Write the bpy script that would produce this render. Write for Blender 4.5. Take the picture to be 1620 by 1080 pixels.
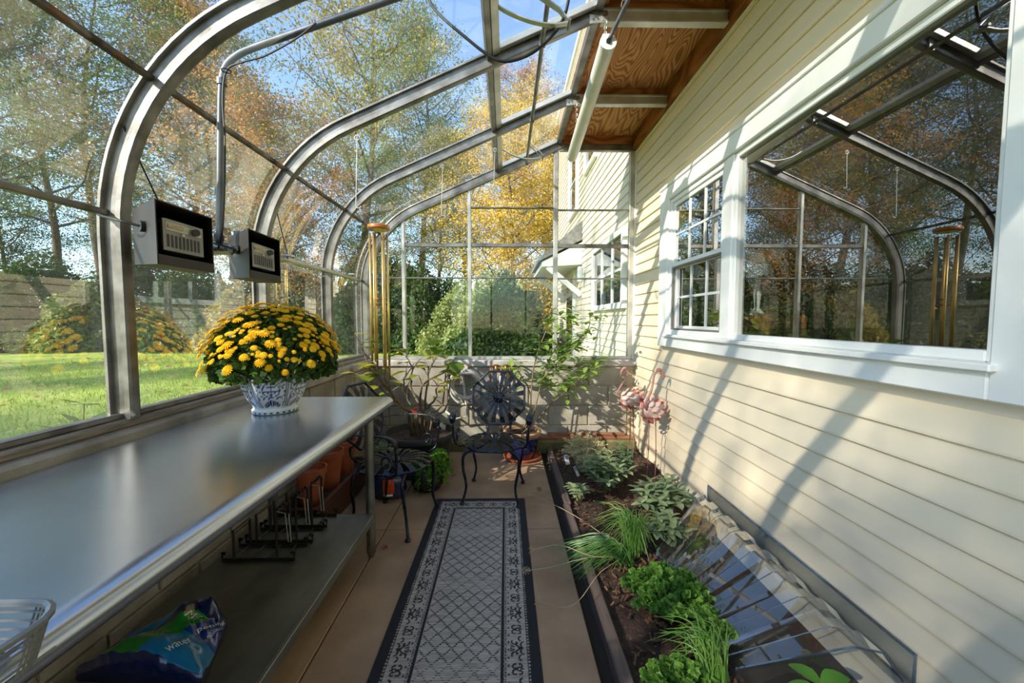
import bpy, math, random
import numpy as np
from mathutils import Vector, Matrix, Euler, noise as mnoise

for _o in list(bpy.data.objects):
    bpy.data.objects.remove(_o, do_unlink=True)
scene = bpy.context.scene
COL = scene.collection
R = math.radians
random.seed(11)
RNG = np.random.default_rng(5)

# ---------------------------------------------------------------- camera
CAM = Vector((0.0, 0.0, 1.30)); FPX = 620.0; PITCH = R(3.23); YAW = R(0.92)
cam_d = bpy.data.cameras.new('camera'); cam = bpy.data.objects.new('camera', cam_d); COL.objects.link(cam)
cam_d.sensor_width = 36.0; cam_d.lens = FPX / 1620.0 * 36.0; cam_d.clip_start = 0.03; cam_d.clip_end = 300
cam.location = CAM; cam.rotation_euler = (math.pi / 2 - PITCH, 0, -YAW)
scene.camera = cam
# ---------------------------------------------------------------- sky, sun, exposure
SUN_DIR = Vector((1.0, 0.85, -0.79)).normalized()          # the way sunlight travels
world = bpy.data.worlds.new('sky'); scene.world = world; world.use_nodes = True
nt = world.node_tree; nt.nodes.clear()
out = nt.nodes.new('ShaderNodeOutputWorld'); bg = nt.nodes.new('ShaderNodeBackground')
sky = nt.nodes.new('ShaderNodeTexSky'); sky.sky_type = 'NISHITA'; sky.sun_disc = False
sky.sun_elevation = R(31); sky.sun_rotation = R(229.6); sky.air_density = 1.0; sky.dust_density = 0.2; sky.ozone_density = 2.2
nt.links.new(sky.outputs[0], bg.inputs[0]); nt.links.new(bg.outputs[0], out.inputs[0])
bg.inputs[1].default_value = 0.42
sun_d = bpy.data.lights.new('sun', 'SUN'); sun = bpy.data.objects.new('sun', sun_d); COL.objects.link(sun)
sun_d.energy = 8.5; sun_d.angle = R(0.6); sun_d.color = (1.0, 0.91, 0.79)
sun.rotation_euler = SUN_DIR.to_track_quat('-Z', 'Y').to_euler()
sun.location = (-12, -10, 14)
scene.view_settings.view_transform = 'Standard'; scene.view_settings.look = 'None'
scene.view_settings.gamma = 1.0; scene.view_settings.use_curve_mapping = False
scene.view_settings.exposure = 0.05
scene.cycles.transparent_max_bounces = 24
scene.cycles.max_bounces = 10; scene.cycles.diffuse_bounces = 4; scene.cycles.glossy_bounces = 4
scene.cycles.sample_clamp_indirect = 6.0
scene.cycles.caustics_reflective = False; scene.cycles.caustics_refractive = False

# ---------------------------------------------------------------- helpers
_f = Vector((math.sin(YAW) * math.cos(PITCH), math.cos(YAW) * math.cos(PITCH), -math.sin(PITCH)))
_r = Vector((math.cos(YAW), -math.sin(YAW), 0)); _u = _r.cross(_f)
def at(px, py, ax, v):
    """point in the place seen at photo position px,py whose x, y or z is v (a survey of the photograph)"""
    d = _f + _r * ((px - 810) / FPX) - _u * ((py - 540) / FPX)
    i = 'xyz'.index(ax)
    return CAM + d * ((v - CAM[i]) / d[i])

def root_matrix(o):
    while o.parent: o = o.parent
    return Matrix.Translation(o.location) @ o.rotation_euler.to_matrix().to_4x4()

def link(name, me, m=None, parent=None):
    o = bpy.data.objects.new(name, me); COL.objects.link(o)
    if parent is not None: o.parent = parent
    if m is not None and me is not None and not me.materials: me.materials.append(m)
    return o

def tag(o, label=None, cat=None, group=None, kind=None):
    if label: o['label'] = label
    if cat: o['category'] = cat
    if group: o['group'] = group
    if kind: o['kind'] = kind
    return o

def thing(name, label, cat, loc=(0, 0, 0), rz=0.0, group=None):
    o = bpy.data.objects.new(name, None); COL.objects.link(o); o.empty_display_size = 0.05
    o.location = loc; o.rotation_euler = (0, 0, rz)
    return tag(o, label, cat, group)

class MB:
    def __init__(s): s.v = []; s.f = []
    def add(s, vs, fs):
        n = len(s.v); s.v += [tuple(p) for p in vs]; s.f += [tuple(i + n for i in q) for q in fs]; return s
    def box(s, a, b, M=None):
        x0, y0, z0 = a; x1, y1, z1 = b
        vs = [Vector(p) for p in ((x0,y0,z0),(x1,y0,z0),(x1,y1,z0),(x0,y1,z0),(x0,y0,z1),(x1,y0,z1),(x1,y1,z1),(x0,y1,z1))]
        if M is not None: vs = [M @ p for p in vs]
        return s.add(vs, [(0,3,2,1),(4,5,6,7),(0,1,5,4),(1,2,6,5),(2,3,7,6),(3,0,4,7)])
    def bbox(s, a, b, c=0.006, M=None):
        """box with chamfered vertical and horizontal edges (24 corner points)"""
        x0, y0, z0 = a; x1, y1, z1 = b
        c = min(c, abs(x1-x0)/2.01, abs(y1-y0)/2.01, abs(z1-z0)/2.01)
        rings = []
        for z, i in ((z0, c), (z0 + c, 0), (z1 - c, 0), (z1, c)):
            rings.append([(x0+c,y0+i,z),(x1-c,y0+i,z),(x1-i,y0+c,z),(x1-i,y1-c,z),(x1-c,y1-i,z),(x0+c,y1-i,z),(x0+i,y1-c,z),(x0+i,y0+c,z)])
        vs = [Vector(p) for r in rings for p in r]
        if M is not None: vs = [M @ p for p in vs]
        fs = [tuple(range(7, -1, -1)), tuple(range(24, 32))]
        for k in range(3):
            for j in range(8):
                a_, b_ = k*8+j, k*8+(j+1) % 8
                fs.append((a_, b_, b_+8, a_+8))
        return s.add(vs, fs)
    def tube(s, pts, r, n=8, cap=True, closed=False, flat=1.0):
        pts = [Vector(p) for p in pts]; m = len(pts)
        rr = r if isinstance(r, (list, tuple)) else [r] * m
        T = []
        for i in range(m):
            a = pts[(i-1) % m] if (closed or i > 0) else pts[i]
            b = pts[(i+1) % m] if (closed or i < m-1) else pts[i]
            t = (b - a); T.append(t.normalized() if t.length > 1e-9 else Vector((0, 0, 1)))
        ref = Vector((0, 0, 1)) if abs(T[0].z) < 0.9 else Vector((0, 1, 0))
        N = (ref - T[0] * ref.dot(T[0])).normalized(); vs = []
        for i in range(m):
            N = (N - T[i] * N.dot(T[i]))
            N = N.normalized() if N.length > 1e-6 else T[i].orthogonal().normalized()
            B = T[i].cross(N)
            for k in range(n):
                a = 2 * math.pi * k / n
                vs.append(pts[i] + (N * math.cos(a) * flat + B * math.sin(a)) * rr[i])
        fs = []
        for i in range(m if closed else m - 1):
            j = (i + 1) % m
            for k in range(n):
                k2 = (k + 1) % n
                fs.append((i*n+k, i*n+k2, j*n+k2, j*n+k))
        if cap and not closed:
            fs.append(tuple(range(n-1, -1, -1))); fs.append(tuple((m-1)*n + k for k in range(n)))
        return s.add(vs, fs)
    def lathe(s, prof, c=(0, 0, 0), n=24, sx=1.0, sy=1.0, cap=True):
        vs = []; fs = []; m = len(prof)
        for (r, z) in prof:
            for k in range(n):
                a = 2*math.pi*k/n; vs.append((c[0]+r*math.cos(a)*sx, c[1]+r*math.sin(a)*sy, c[2]+z))
        for i in range(m-1):
            for k in range(n):
                k2 = (k+1) % n; fs.append((i*n+k, i*n+k2, (i+1)*n+k2, (i+1)*n+k))
        if cap:
            fs.append(tuple(range(n-1, -1, -1))); fs.append(tuple((m-1)*n+k for k in range(n)))
        return s.add(vs, fs)
    def ball(s, c, r, n=10, m=6, sc=(1, 1, 1)):
        prof = [(max(1e-4, math.sin(math.pi*i/m))*r, -math.cos(math.pi*i/m)*r*sc[2]) for i in range(m+1)]
        return s.lathe(prof, c, n, sc[0], sc[1])
    def prism(s, poly, d):
        """polygon (list of 3-D points) extruded by vector d"""
        n = len(poly); d = Vector(d); vs = [Vector(p) for p in poly] + [Vector(p) + d for p in poly]
        fs = [tuple(range(n-1, -1, -1)), tuple(range(n, 2*n))] + [(i, (i+1) % n, n+(i+1) % n, n+i) for i in range(n)]
        return s.add(vs, fs)
    def strip(s, pts, wdir, w, t=0.004):
        """flat bar of width w along pts; wdir = width direction"""
        pts = [Vector(p) for p in pts]; wd = Vector(wdir).normalized(); vs = []; m = len(pts)
        ww = w if isinstance(w, (list, tuple)) else [w]*m
        for i, p in enumerate(pts):
            tg = (pts[min(i+1, m-1)] - pts[max(i-1, 0)]).normalized(); nn = tg.cross(wd).normalized()
            for a, b in ((-1, -1), (1, -1), (1, 1), (-1, 1)): vs.append(p + wd*(a*ww[i]/2) + nn*(b*t/2))
        fs = [(3, 2, 1, 0), tuple((m-1)*4+k for k in range(4))]
        for i in range(m-1):
            for k in range(4):
                k2 = (k+1) % 4; fs.append((i*4+k, i*4+k2, (i+1)*4+k2, (i+1)*4+k))
        return s.add(vs, fs)
    def mesh(s, name, inv=None, smooth=False):
        me = bpy.data.meshes.new(name)
        vs = s.v if inv is None else [tuple(inv @ Vector(p)) for p in s.v]
        me.from_pydata(vs, [], s.f)
        if smooth:
            me.polygons.foreach_set('use_smooth', [True]*len(me.polygons))
        me.update(); return me
    def build(s, name, m, parent=None, world=True, smooth=False, auto=None):
        inv = root_matrix(parent).inverted() if (parent is not None and world) else None
        me = s.mesh(name, inv, smooth or auto is not None)
        o = link(name, me, m, parent)
        if auto is not None:
            try: me.set_sharp_from_angle(angle=R(auto))
            except Exception: pass
        return o

def part_copy(src, parent, M):
    """another piece sharing src's mesh"""
    c = src.copy(); COL.objects.link(c); c.parent = parent; c.matrix_basis = M; return c

def arc(c, r, a0, a1, n, ax='xz'):
    pts = []
    for i in range(n+1):
        a = R(a0 + (a1-a0)*i/n); p = [c[0], c[1], c[2]]
        i0, i1 = 'xyz'.index(ax[0]), 'xyz'.index(ax[1])
        p[i0] += r*math.cos(a); p[i1] += r*math.sin(a); pts.append(Vector(p))
    return pts

def spline(pts, n=6):
    """Catmull-Rom through pts"""
    P = [Vector(p) for p in pts]; P = [P[0]*2-P[1]] + P + [P[-1]*2-P[-2]]; o = []
    for i in range(1, len(P)-2):
        for k in range(n):
            t = k/n; a, b, c, d = P[i-1], P[i], P[i+1], P[i+2]
            o.append(0.5*((2*b)+(c-a)*t+(2*a-5*b+4*c-d)*t*t+(3*b-a-3*c+d)*t*t*t))
    o.append(P[-2]); return o

# ---------------------------------------------------------------- materials
def lin(r, g, b):
    f = lambda c: (c/255/12.92 if c/255 <= 0.04045 else ((c/255+0.055)/1.055)**2.4)
    return (f(r), f(g), f(b), 1)

def mat(name, c1, c2=None, rough=0.5, metal=0.0, scale=6.0, stretch=(1, 1, 1), bump=0.0, bscale=40.0, detail=5.0,
        lo=0.35, hi=0.65, spec=0.5, rvar=0.0, c3=None, scale3=2.0, lo3=0.5, hi3=0.7, bstretch=None, coat=0.0, coord='Object', aniso=0.0):
    m = bpy.data.materials.new(name); m.use_nodes = True; t = m.node_tree; N = t.nodes; L = t.links
    p = N['Principled BSDF']; p.inputs['Roughness'].default_value = rough; p.inputs['Metallic'].default_value = metal
    p.inputs['Specular IOR Level'].default_value = spec; p.inputs['Coat Weight'].default_value = coat
    p.inputs['Base Color'].default_value = c1
    if not (c2 or c3 or bump or rvar): return m
    tc = N.new('ShaderNodeTexCoord')
    def nz(sc, st, det):
        mp = N.new('ShaderNodeMapping'); mp.inputs['Scale'].default_value = st; L.new(tc.outputs[coord], mp.inputs[0])
        n = N.new('ShaderNodeTexNoise'); n.inputs['Scale'].default_value = sc; n.inputs['Detail'].default_value = det
        L.new(mp.outputs[0], n.inputs['Vector']); return n.outputs[0]
    def rng(src, a, b, c=0.0, d=1.0):
        r = N.new('ShaderNodeMapRange'); r.inputs[1].default_value = a; r.inputs[2].default_value = b
        r.inputs[3].default_value = c; r.inputs[4].default_value = d; L.new(src, r.inputs[0]); return r.outputs[0]
    def mix(f, a, b):
        x = N.new('ShaderNodeMix'); x.data_type = 'RGBA'; L.new(f, x.inputs[0])
        for k, v in ((6, a), (7, b)):
            if isinstance(v, tuple): x.inputs[k].default_value = v
            else: L.new(v, x.inputs[k])
        return x.outputs[2]
    cur = c1
    if c2: cur = mix(rng(nz(scale, stretch, detail), lo, hi), c1, c2)
    if c3: cur = mix(rng(nz(scale3, stretch, detail), lo3, hi3), cur, c3)
    if not isinstance(cur, tuple): L.new(cur, p.inputs['Base Color'])
    if bump:
        b = N.new('ShaderNodeBump'); b.inputs['Strength'].default_value = bump; b.inputs['Distance'].default_value = 0.01
        L.new(nz(bscale, bstretch or stretch, 4), b.inputs['Height']); L.new(b.outputs[0], p.inputs['Normal'])
    if rvar: L.new(rng(nz(scale*1.7, stretch, 4), 0.3, 0.7, max(0.02, rough-rvar), rough+rvar), p.inputs['Roughness'])
    return m

def glass_mat(name, tint, ior=1.5, boost=1.0, dirt_lo=0.0, dirt_hi=0.1, rough=0.0, scale=3.0, stretch=(1, 1, 1), dirt=(0.75, 0.75, 0.7, 1)):
    m = bpy.data.materials.new(name); m.use_nodes = True; t = m.node_tree; N = t.nodes; L = t.links; N.clear()
    o = N.new('ShaderNodeOutputMaterial'); tr = N.new('ShaderNodeBsdfTransparent'); tr.inputs[0].default_value = tint
    gl = N.new('ShaderNodeBsdfGlossy'); gl.inputs['Roughness'].default_value = rough; gl.inputs[0].default_value = (1, 1, 1, 1)
    f0 = ((ior-1)/(ior+1))**2
    lw = N.new('ShaderNodeLayerWeight'); lw.inputs[0].default_value = 0.5
    pw = N.new('ShaderNodeMath'); pw.operation = 'POWER'; pw.inputs[1].default_value = 4.0; L.new(lw.outputs['Facing'], pw.inputs[0])
    fr = N.new('ShaderNodeMath'); fr.operation = 'MULTIPLY_ADD'; fr.inputs[1].default_value = 1 - f0; fr.inputs[2].default_value = f0; L.new(pw.outputs[0], fr.inputs[0])
    mu = N.new('ShaderNodeMath'); mu.operation = 'MULTIPLY'; mu.use_clamp = True; mu.inputs[1].default_value = boost
    L.new(fr.outputs[0], mu.inputs[0]); mx = N.new('ShaderNodeMixShader'); L.new(mu.outputs[0], mx.inputs[0]); L.new(tr.outputs[0], mx.inputs[1]); L.new(gl.outputs[0], mx.inputs[2])
    cur = mx.outputs[0]
    if dirt_hi > 0:
        tc = N.new('ShaderNodeTexCoord'); mp = N.new('ShaderNodeMapping'); mp.inputs['Scale'].default_value = stretch; L.new(tc.outputs['Object'], mp.inputs[0])
        n1 = N.new('ShaderNodeTexNoise'); n1.inputs['Scale'].default_value = scale; n1.inputs['Detail'].default_value = 8; n1.inputs['Roughness'].default_value = 0.7; L.new(mp.outputs[0], n1.inputs['Vector'])
        rg = N.new('ShaderNodeMapRange'); rg.inputs[1].default_value = 0.35; rg.inputs[2].default_value = 0.75; rg.inputs[3].default_value = dirt_lo; rg.inputs[4].default_value = dirt_hi; L.new(n1.outputs[0], rg.inputs[0])
        df = N.new('ShaderNodeBsdfTranslucent'); df.inputs[0].default_value = dirt; d2 = N.new('ShaderNodeBsdfDiffuse'); d2.inputs[0].default_value = dirt
        ms = N.new('ShaderNodeMixShader'); ms.inputs[0].default_value = 0.5; L.new(df.outputs[0], ms.inputs[1]); L.new(d2.outputs[0], ms.inputs[2])
        m2 = N.new('ShaderNodeMixShader'); L.new(rg.outputs[0], m2.inputs[0]); L.new(cur, m2.inputs[1]); L.new(ms.outputs[0], m2.inputs[2]); cur = m2.outputs[0]
    L.new(cur, o.inputs[0]); return m

def leaf_mat(name, c1, c2, trans=0.35, rough=0.45, attr=True, use_obj=False):
    """leaf with light passing through; colour runs c1..c2 leaf by leaf (attribute 'tint'), or the object's own colour"""
    m = bpy.data.materials.new(name); m.use_nodes = True; t = m.node_tree; N = t.nodes; L = t.links; N.clear()
    o = N.new('ShaderNodeOutputMaterial'); mixc = N.new('ShaderNodeMix'); mixc.data_type = 'RGBA'
    if use_obj:
        oi = N.new('ShaderNodeObjectInfo'); L.new(oi.outputs['Color'], mixc.inputs[6])
        at2 = N.new('ShaderNodeAttribute'); at2.attribute_name = 'alt'; at2.attribute_type = 'OBJECT'; L.new(at2.outputs['Color'], mixc.inputs[7])
    else:
        mixc.inputs[6].default_value = c1; mixc.inputs[7].default_value = c2
    if attr:
        a = N.new('ShaderNodeAttribute'); a.attribute_name = 'tint'; L.new(a.outputs['Fac'], mixc.inputs[0])
    else:
        oi = N.new('ShaderNodeObjectInfo'); L.new(oi.outputs['Random'], mixc.inputs[0])
    d = N.new('ShaderNodeBsdfPrincipled'); d.inputs['Roughness'].default_value = rough; d.inputs['Specular IOR Level'].default_value = 0.3
    tl = N.new('ShaderNodeBsdfTranslucent'); L.new(mixc.outputs[2], d.inputs['Base Color']); L.new(mixc.outputs[2], tl.inputs[0])
    ms = N.new('ShaderNodeMixShader'); ms.inputs[0].default_value = trans; L.new(d.outputs[0], ms.inputs[1]); L.new(tl.outputs[0], ms.inputs[2])
    L.new(ms.outputs[0], o.inputs[0]); return m

def attr_mat(name, ca, cb, rough=0.8, c_noise=None, nscale=60.0, nst=(1, 1, 1), bump=0.0, bscale=200.0, coat=0.0):
    """two-colour print driven by the float attribute 'ink'"""
    m = bpy.data.materials.new(name); m.use_nodes = True; t = m.node_tree; N = t.nodes; L = t.links
    p = N['Principled BSDF']; p.inputs['Roughness'].default_value = rough; p.inputs['Coat Weight'].default_value = coat
    a = N.new('ShaderNodeAttribute'); a.attribute_name = 'ink'; x = N.new('ShaderNodeMix'); x.data_type = 'RGBA'; L.new(a.outputs['Fac'], x.inputs[0])
    x.inputs[6].default_value = ca; x.inputs[7].default_value = cb
    if c_noise:
        tc = N.new('ShaderNodeTexCoord'); mp = N.new('ShaderNodeMapping'); mp.inputs['Scale'].default_value = nst; L.new(tc.outputs['Object'], mp.inputs[0])
        n = N.new('ShaderNodeTexNoise'); n.inputs['Scale'].default_value = nscale; n.inputs['Detail'].default_value = 4; L.new(mp.outputs[0], n.inputs['Vector'])
        rg = N.new('ShaderNodeMapRange'); rg.inputs[1].default_value = 0.35; rg.inputs[2].default_value = 0.68; L.new(n.outputs[0], rg.inputs[0])
        y = N.new('ShaderNodeMix'); y.data_type = 'RGBA'; L.new(rg.outputs[0], y.inputs[0]); y.inputs[6].default_value = ca; y.inputs[7].default_value = c_noise; L.new(y.outputs[2], x.inputs[6])
        if bump:
            b = N.new('ShaderNodeBump'); b.inputs['Strength'].default_value = bump; b.inputs['Distance'].default_value = 0.002; L.new(n.outputs[0], b.inputs['Height']); L.new(b.outputs[0], p.inputs['Normal'])
    L.new(x.outputs[2], p.inputs['Base Color']); return m

def wood_mat(name, c1, c2, axis='Y', scale=9.0, rough=0.7, dist=6.0):
    """plywood / board figure: distorted rings"""
    m = bpy.data.materials.new(name); m.use_nodes = True; t = m.node_tree; N = t.nodes; L = t.links
    p = N['Principled BSDF']; p.inputs['Roughness'].default_value = rough; p.inputs['Specular IOR Level'].default_value = 0.25
    tc = N.new('ShaderNodeTexCoord'); mp = N.new('ShaderNodeMapping'); L.new(tc.outputs['Object'], mp.inputs[0])
    mp.inputs['Scale'].default_value = (2.0, 0.34, 1) if axis == 'Y' else ((0.34, 2.0, 1) if axis == 'X' else (1, 1, 0.22))
    w = N.new('ShaderNodeTexNoise'); w.inputs['Scale'].default_value = 1.9; w.inputs['Detail'].default_value = 2.5; w.inputs['Distortion'].default_value = 0.4; L.new(mp.outputs[0], w.inputs['Vector'])
    k = N.new('ShaderNodeMath'); k.operation = 'MULTIPLY'; k.inputs[1].default_value = scale*4; L.new(w.outputs[0], k.inputs[0])
    fr = N.new('ShaderNodeMath'); fr.operation = 'PINGPONG'; fr.inputs[1].default_value = 0.5; L.new(k.outputs[0], fr.inputs[0])
    rg = N.new('ShaderNodeMapRange'); rg.inputs[1].default_value = 0.1; rg.inputs[2].default_value = 0.42; L.new(fr.outputs[0], rg.inputs[0])
    x = N.new('ShaderNodeMix'); x.data_type = 'RGBA'; L.new(rg.outputs[0], x.inputs[0]); x.inputs[6].default_value = c1; x.inputs[7].default_value = c2
    L.new(x.outputs[2], p.inputs['Base Color']); return m

ALU = mat('weathered_aluminium', lin(146, 144, 138), lin(104, 101, 95), rough=0.45, metal=0.7, scale=9, stretch=(1, 1, 1), rvar=0.1, bump=0.05, bscale=60)
ALU2 = mat('bright_aluminium', lin(205, 204, 198), lin(172, 170, 160), rough=0.38, metal=0.6, scale=7, rvar=0.08)
RUSTBAR = mat('rusty_glazing_bar', lin(60, 50, 40), lin(150, 140, 125), rough=0.7, metal=0.2, scale=14, c3=lin(128, 82, 46), scale3=9, lo3=0.55, hi3=0.7)
GLASS = glass_mat('dusty_greenhouse_glass', (0.94, 0.97, 0.955, 1), 1.52, 2.6, 0.006, 0.065, 0.0, 2.2)
GLASSR = glass_mat('dirty_roof_glass', (0.94, 0.97, 0.965, 1), 1.5, 1.0, 0.015, 0.12, 0.0, 5.0, (1, 1, 1))
GLASSB = glass_mat('back_wall_glass', (0.95, 0.98, 0.965, 1), 1.5, 0.8, 0.0, 0.012, 0.0, 3.0)
GLASSW = glass_mat('house_window_glass', (0.80, 0.84, 0.82, 1), 1.6, 3.8, 0.0, 0.02, 0.0, 3.0)
SIDING = mat('cream_vinyl_siding', lin(232, 217, 188), lin(225, 208, 176), rough=0.45, scale=1.5, stretch=(1, 0.3, 3), bump=0.03, bscale=120, bstretch=(1, 0.08, 1))
SIDING2 = mat('wing_vinyl_siding', lin(226, 216, 196), lin(220, 208, 186), rough=0.5, scale=1.5)
WHITE = mat('white_vinyl_trim', lin(232, 232, 226), lin(214, 214, 208), rough=0.4, scale=3, lo=0.5, hi=0.8)
PLY = wood_mat('plywood_ceiling', lin(222, 162, 108), lin(166, 106, 62), 'Y', 7.0)
LUMBER = wood_mat('stained_lumber', lin(164, 102, 56), lin(122, 70, 36), 'Y', 4.0)
LUMBERX = wood_mat('stained_joist', lin(180, 116, 66), lin(138, 82, 44), 'X', 4.0)
CONCRETE = mat('tan_concrete', lin(178, 148, 118), lin(146, 118, 92), rough=0.85, scale=3.0, c3=lin(112, 92, 72), scale3=1.3, lo3=0.52, hi3=0.75, bump=0.25, bscale=160, detail=8)
BLOCK = mat('grey_concrete_block', lin(178, 172, 158), lin(146, 138, 122), rough=0.9, scale=5, c3=lin(104, 98, 70), scale3=1.8, lo3=0.56, hi3=0.8, bump=0.5, bscale=120, detail=8)
MORTAR = mat('mortar', lin(196, 182, 150), lin(164, 148, 116), rough=0.95, scale=12, bump=0.4, bscale=150)
LEDGE = mat('cement_ledge', lin(190, 184, 174), lin(150, 144, 134), rough=0.9, scale=6, bump=0.4, bscale=90, detail=8, c3=lin(96, 84, 70), scale3=4, lo3=0.58, hi3=0.75)
MOSS = mat('mossy_footing', lin(132, 122, 84), lin(88, 92, 44), rough=0.95, scale=4, bump=0.5, bscale=60, c3=lin(60, 56, 38), scale3=3)
SOIL = mat('dark_mulch_soil', lin(74, 52, 38), lin(44, 30, 22), rough=0.95, scale=30, bump=0.9, bscale=70, c3=lin(126, 96, 70), scale3=60, lo3=0.6, hi3=0.72)
STEEL = mat('worn_stainless_steel', lin(194, 202, 214), lin(180, 188, 200), rough=0.27, metal=1.0, scale=2.0, stretch=(2, 1, 1))
GALV = mat('galvanised_shelf', lin(132, 132, 126), lin(100, 100, 94), rough=0.5, metal=0.65, scale=3, stretch=(2, 1, 1), rvar=0.1, c3=lin(120, 116, 104), scale3=8)
TUBESTEEL = mat('leg_tube_steel', lin(158, 156, 148), lin(126, 124, 112), rough=0.36, metal=0.9, scale=8)
DARKSTEEL = mat('dark_enamel_steel', lin(46, 52, 62), lin(30, 34, 42), rough=0.28, metal=0.55, scale=10, rvar=0.08)
IRON = mat('black_iron', lin(30, 28, 27), lin(44, 40, 36), rough=0.5, metal=0.5, scale=20)
BROWNSHEET = mat('brown_sheet_metal', lin(56, 48, 42), lin(42, 36, 31), rough=0.6, metal=0.15, scale=5)
GREYPLASTIC = mat('grey_heater_plastic', lin(150, 148, 138), lin(132, 130, 120), rough=0.5, scale=8)
BLACKP = mat('black_plastic', lin(28, 28, 29), lin(40, 40, 40), rough=0.45, scale=10)
CABLE = mat('black_cable', lin(24, 24, 26), None, rough=0.5)
CONDUIT = mat('galvanised_conduit', lin(128, 130, 132), lin(100, 102, 104), rough=0.42, metal=0.8, scale=10)
BRASSY = mat('gold_anodised_tube', lin(240, 208, 138), lin(222, 184, 108), rough=0.28, metal=0.75, scale=10)
CHERRY = mat('varnished_cherry', lin(196, 120, 52), lin(164, 92, 36), rough=0.3, scale=8, stretch=(1, 6, 1), coat=0.4)
TERRA = mat('terracotta', lin(188, 104, 66), lin(160, 84, 52), rough=0.85, scale=8, bump=0.1, bscale=60)
COBALT = mat('cobalt_glaze', lin(24, 38, 96), lin(14, 22, 60), rough=0.12, scale=4, coat=0.6)
BROWNPOT = mat('brown_planter_plastic', lin(92, 52, 38), lin(70, 40, 30), rough=0.6, scale=8)
BARK = mat('grey_bark', lin(112, 98, 84), lin(74, 64, 54), rough=0.95, scale=9, stretch=(3, 3, 0.6), bump=0.5, bscale=30)
TWIG = mat('plant_stem', lin(132, 114, 88), lin(96, 80, 58), rough=0.8, scale=20)
GSTEM = mat('green_stem', lin(116, 132, 66), lin(86, 104, 48), rough=0.6, scale=20)
EOF_MAT = None
# ================================================================ THE SETTING
XL, XR, YB, YN = -1.446, 1.31, 4.0, -1.92
RIBS = [3.97, 3.14, 2.30, 1.46, 0.62, -0.22, -1.06, -1.90]

def struct(name, mb=None, m=None, label=None, **k):
    o = mb.build(name, m, **k) if mb else thing(name, None, None)
    o['kind'] = 'structure'
    if label: o['label'] = label
    return o

# ---- floor: tan concrete slabs with open joints
fl = struct('floor', MB().box((-1.5, YN, -0.25), (1.31, YB + 0.1, -0.035)), mat('joint_dirt', lin(58, 46, 34), None, rough=1), 'tan concrete slab floor with dark joints')
xs = [-1.37, -0.745, 0.345]; ys = [YN, -0.72, 0.83, 2.37, 3.9]
for i in range(2):
    for j in range(4):
        MB().bbox((xs[i] + .003, ys[j] + .004, -0.05), (xs[i+1] - .003, ys[j+1] - .004, 0.0), 0.004).build('slab', CONCRETE, fl)

# ---- knee walls of concrete block with cement ledge
wl = struct('wall_left', MB().box((-1.56, YN, -0.2), (-1.368, YB + .1, 0.84)), MORTAR, 'low concrete block wall under the glazing')
proto = MB().bbox((-0.02, 0.006, 0.006), (0.02, 0.394, 0.196), 0.005).mesh('block')
for c in range(4):
    y = YN - (0.2 if c % 2 else 0.0) + 0.02
    while y < 3.9:
        b = link('block', proto, BLOCK, wl); b.location = (-1.372, y, 0.03 + c*0.2); y += 0.4
MB().bbox((-1.57, YN, 0.83), (-1.335, YB + .1, 0.905), 0.01).build('ledge', LEDGE, wl)
MB().bbox((-1.50, YN, 0.905), (-1.375, YB - .02, 0.935), 0.008).build('sill_board', mat('weathered_sill', lin(166, 156, 144), lin(126, 116, 104), rough=0.85, scale=12, stretch=(4, .5, 4), bump=.3), wl)
wb = struct('wall_back', MB().box((-1.37, 3.918, -0.2), (1.31, 4.12, 0.84)), MORTAR, 'low concrete block wall below the back glazing')
proto = MB().bbox((0.006, -0.02, 0.006), (0.394, 0.02, 0.196), 0.005).mesh('block')
half = MB().bbox((0.006, -0.02, 0.006), (0.194, 0.02, 0.196), 0.005).mesh('block')
for c in range(4):
    x = -1.37 - (0.2 if c % 2 else 0.0)
    while x < 1.2:
        edge = x < -1.4 or x + 0.4 > 1.33
        b = link('block', half if edge else proto, BLOCK, wb); b.location = (x + (0.2 if x < -1.4 else 0), 3.922, 0.03 + c*0.2); x += 0.4
MB().bbox((-1.37, 3.88, 0.83), (1.305, 4.12, 0.895), 0.01).build('ledge', LEDGE, wb)
MB().bbox((-1.36, 3.79, -0.03), (1.29, 3.90, 0.105), 0.015).build('footing', MOSS, wb)

# ---- house wall on the right: lapped vinyl boards round a wide window
WY0, WY1, WZ0, WZ1 = 0.86, 3.24, 1.085, 2.335
wr = struct('wall_right', MB().box((1.318, -6, -0.5), (1.44, 4.06, WZ0)).box((1.318, -6, WZ1), (1.44, 4.06, 6.0)).box((1.318, -6, WZ0), (1.44, WY0 + .04, WZ1)).box((1.318, WY1 - .04, WZ0), (1.44, 4.06, WZ1)), SIDING2, 'house wall of cream lapped siding beside the window')
_bc = {}
def board(parent, y0, y1, z, x=1.31, m=SIDING, h=0.1):
    k = (y0, y1, x, h)
    if k not in _bc:
        _bc[k] = MB().prism([(x + .008, y0, h), (x + .001, y0, h), (x - .013, y0, .008), (x - .013, y0, .0), (x - .006, y0, -.003), (x + .008, y0, 0)], (0, y1 - y0, 0)).mesh('board')
    b = link('board', _bc[k], m, parent); b.location = (0, 0, z); return b
for k in range(31):
    z = -0.055 + 0.1*k
    if z > 2.96: break
    if z + 0.09 < WZ0 or z + 0.02 > WZ1: board(wr, YN, 3.985, z)
    else:
        board(wr, WY1, 3.985, z); board(wr, YN, WY0, z)
MB().bbox((1.285, 3.95, 0.0), (1.312, 3.99, 2.97), .004).build('corner_post', WHITE, wr)

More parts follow.
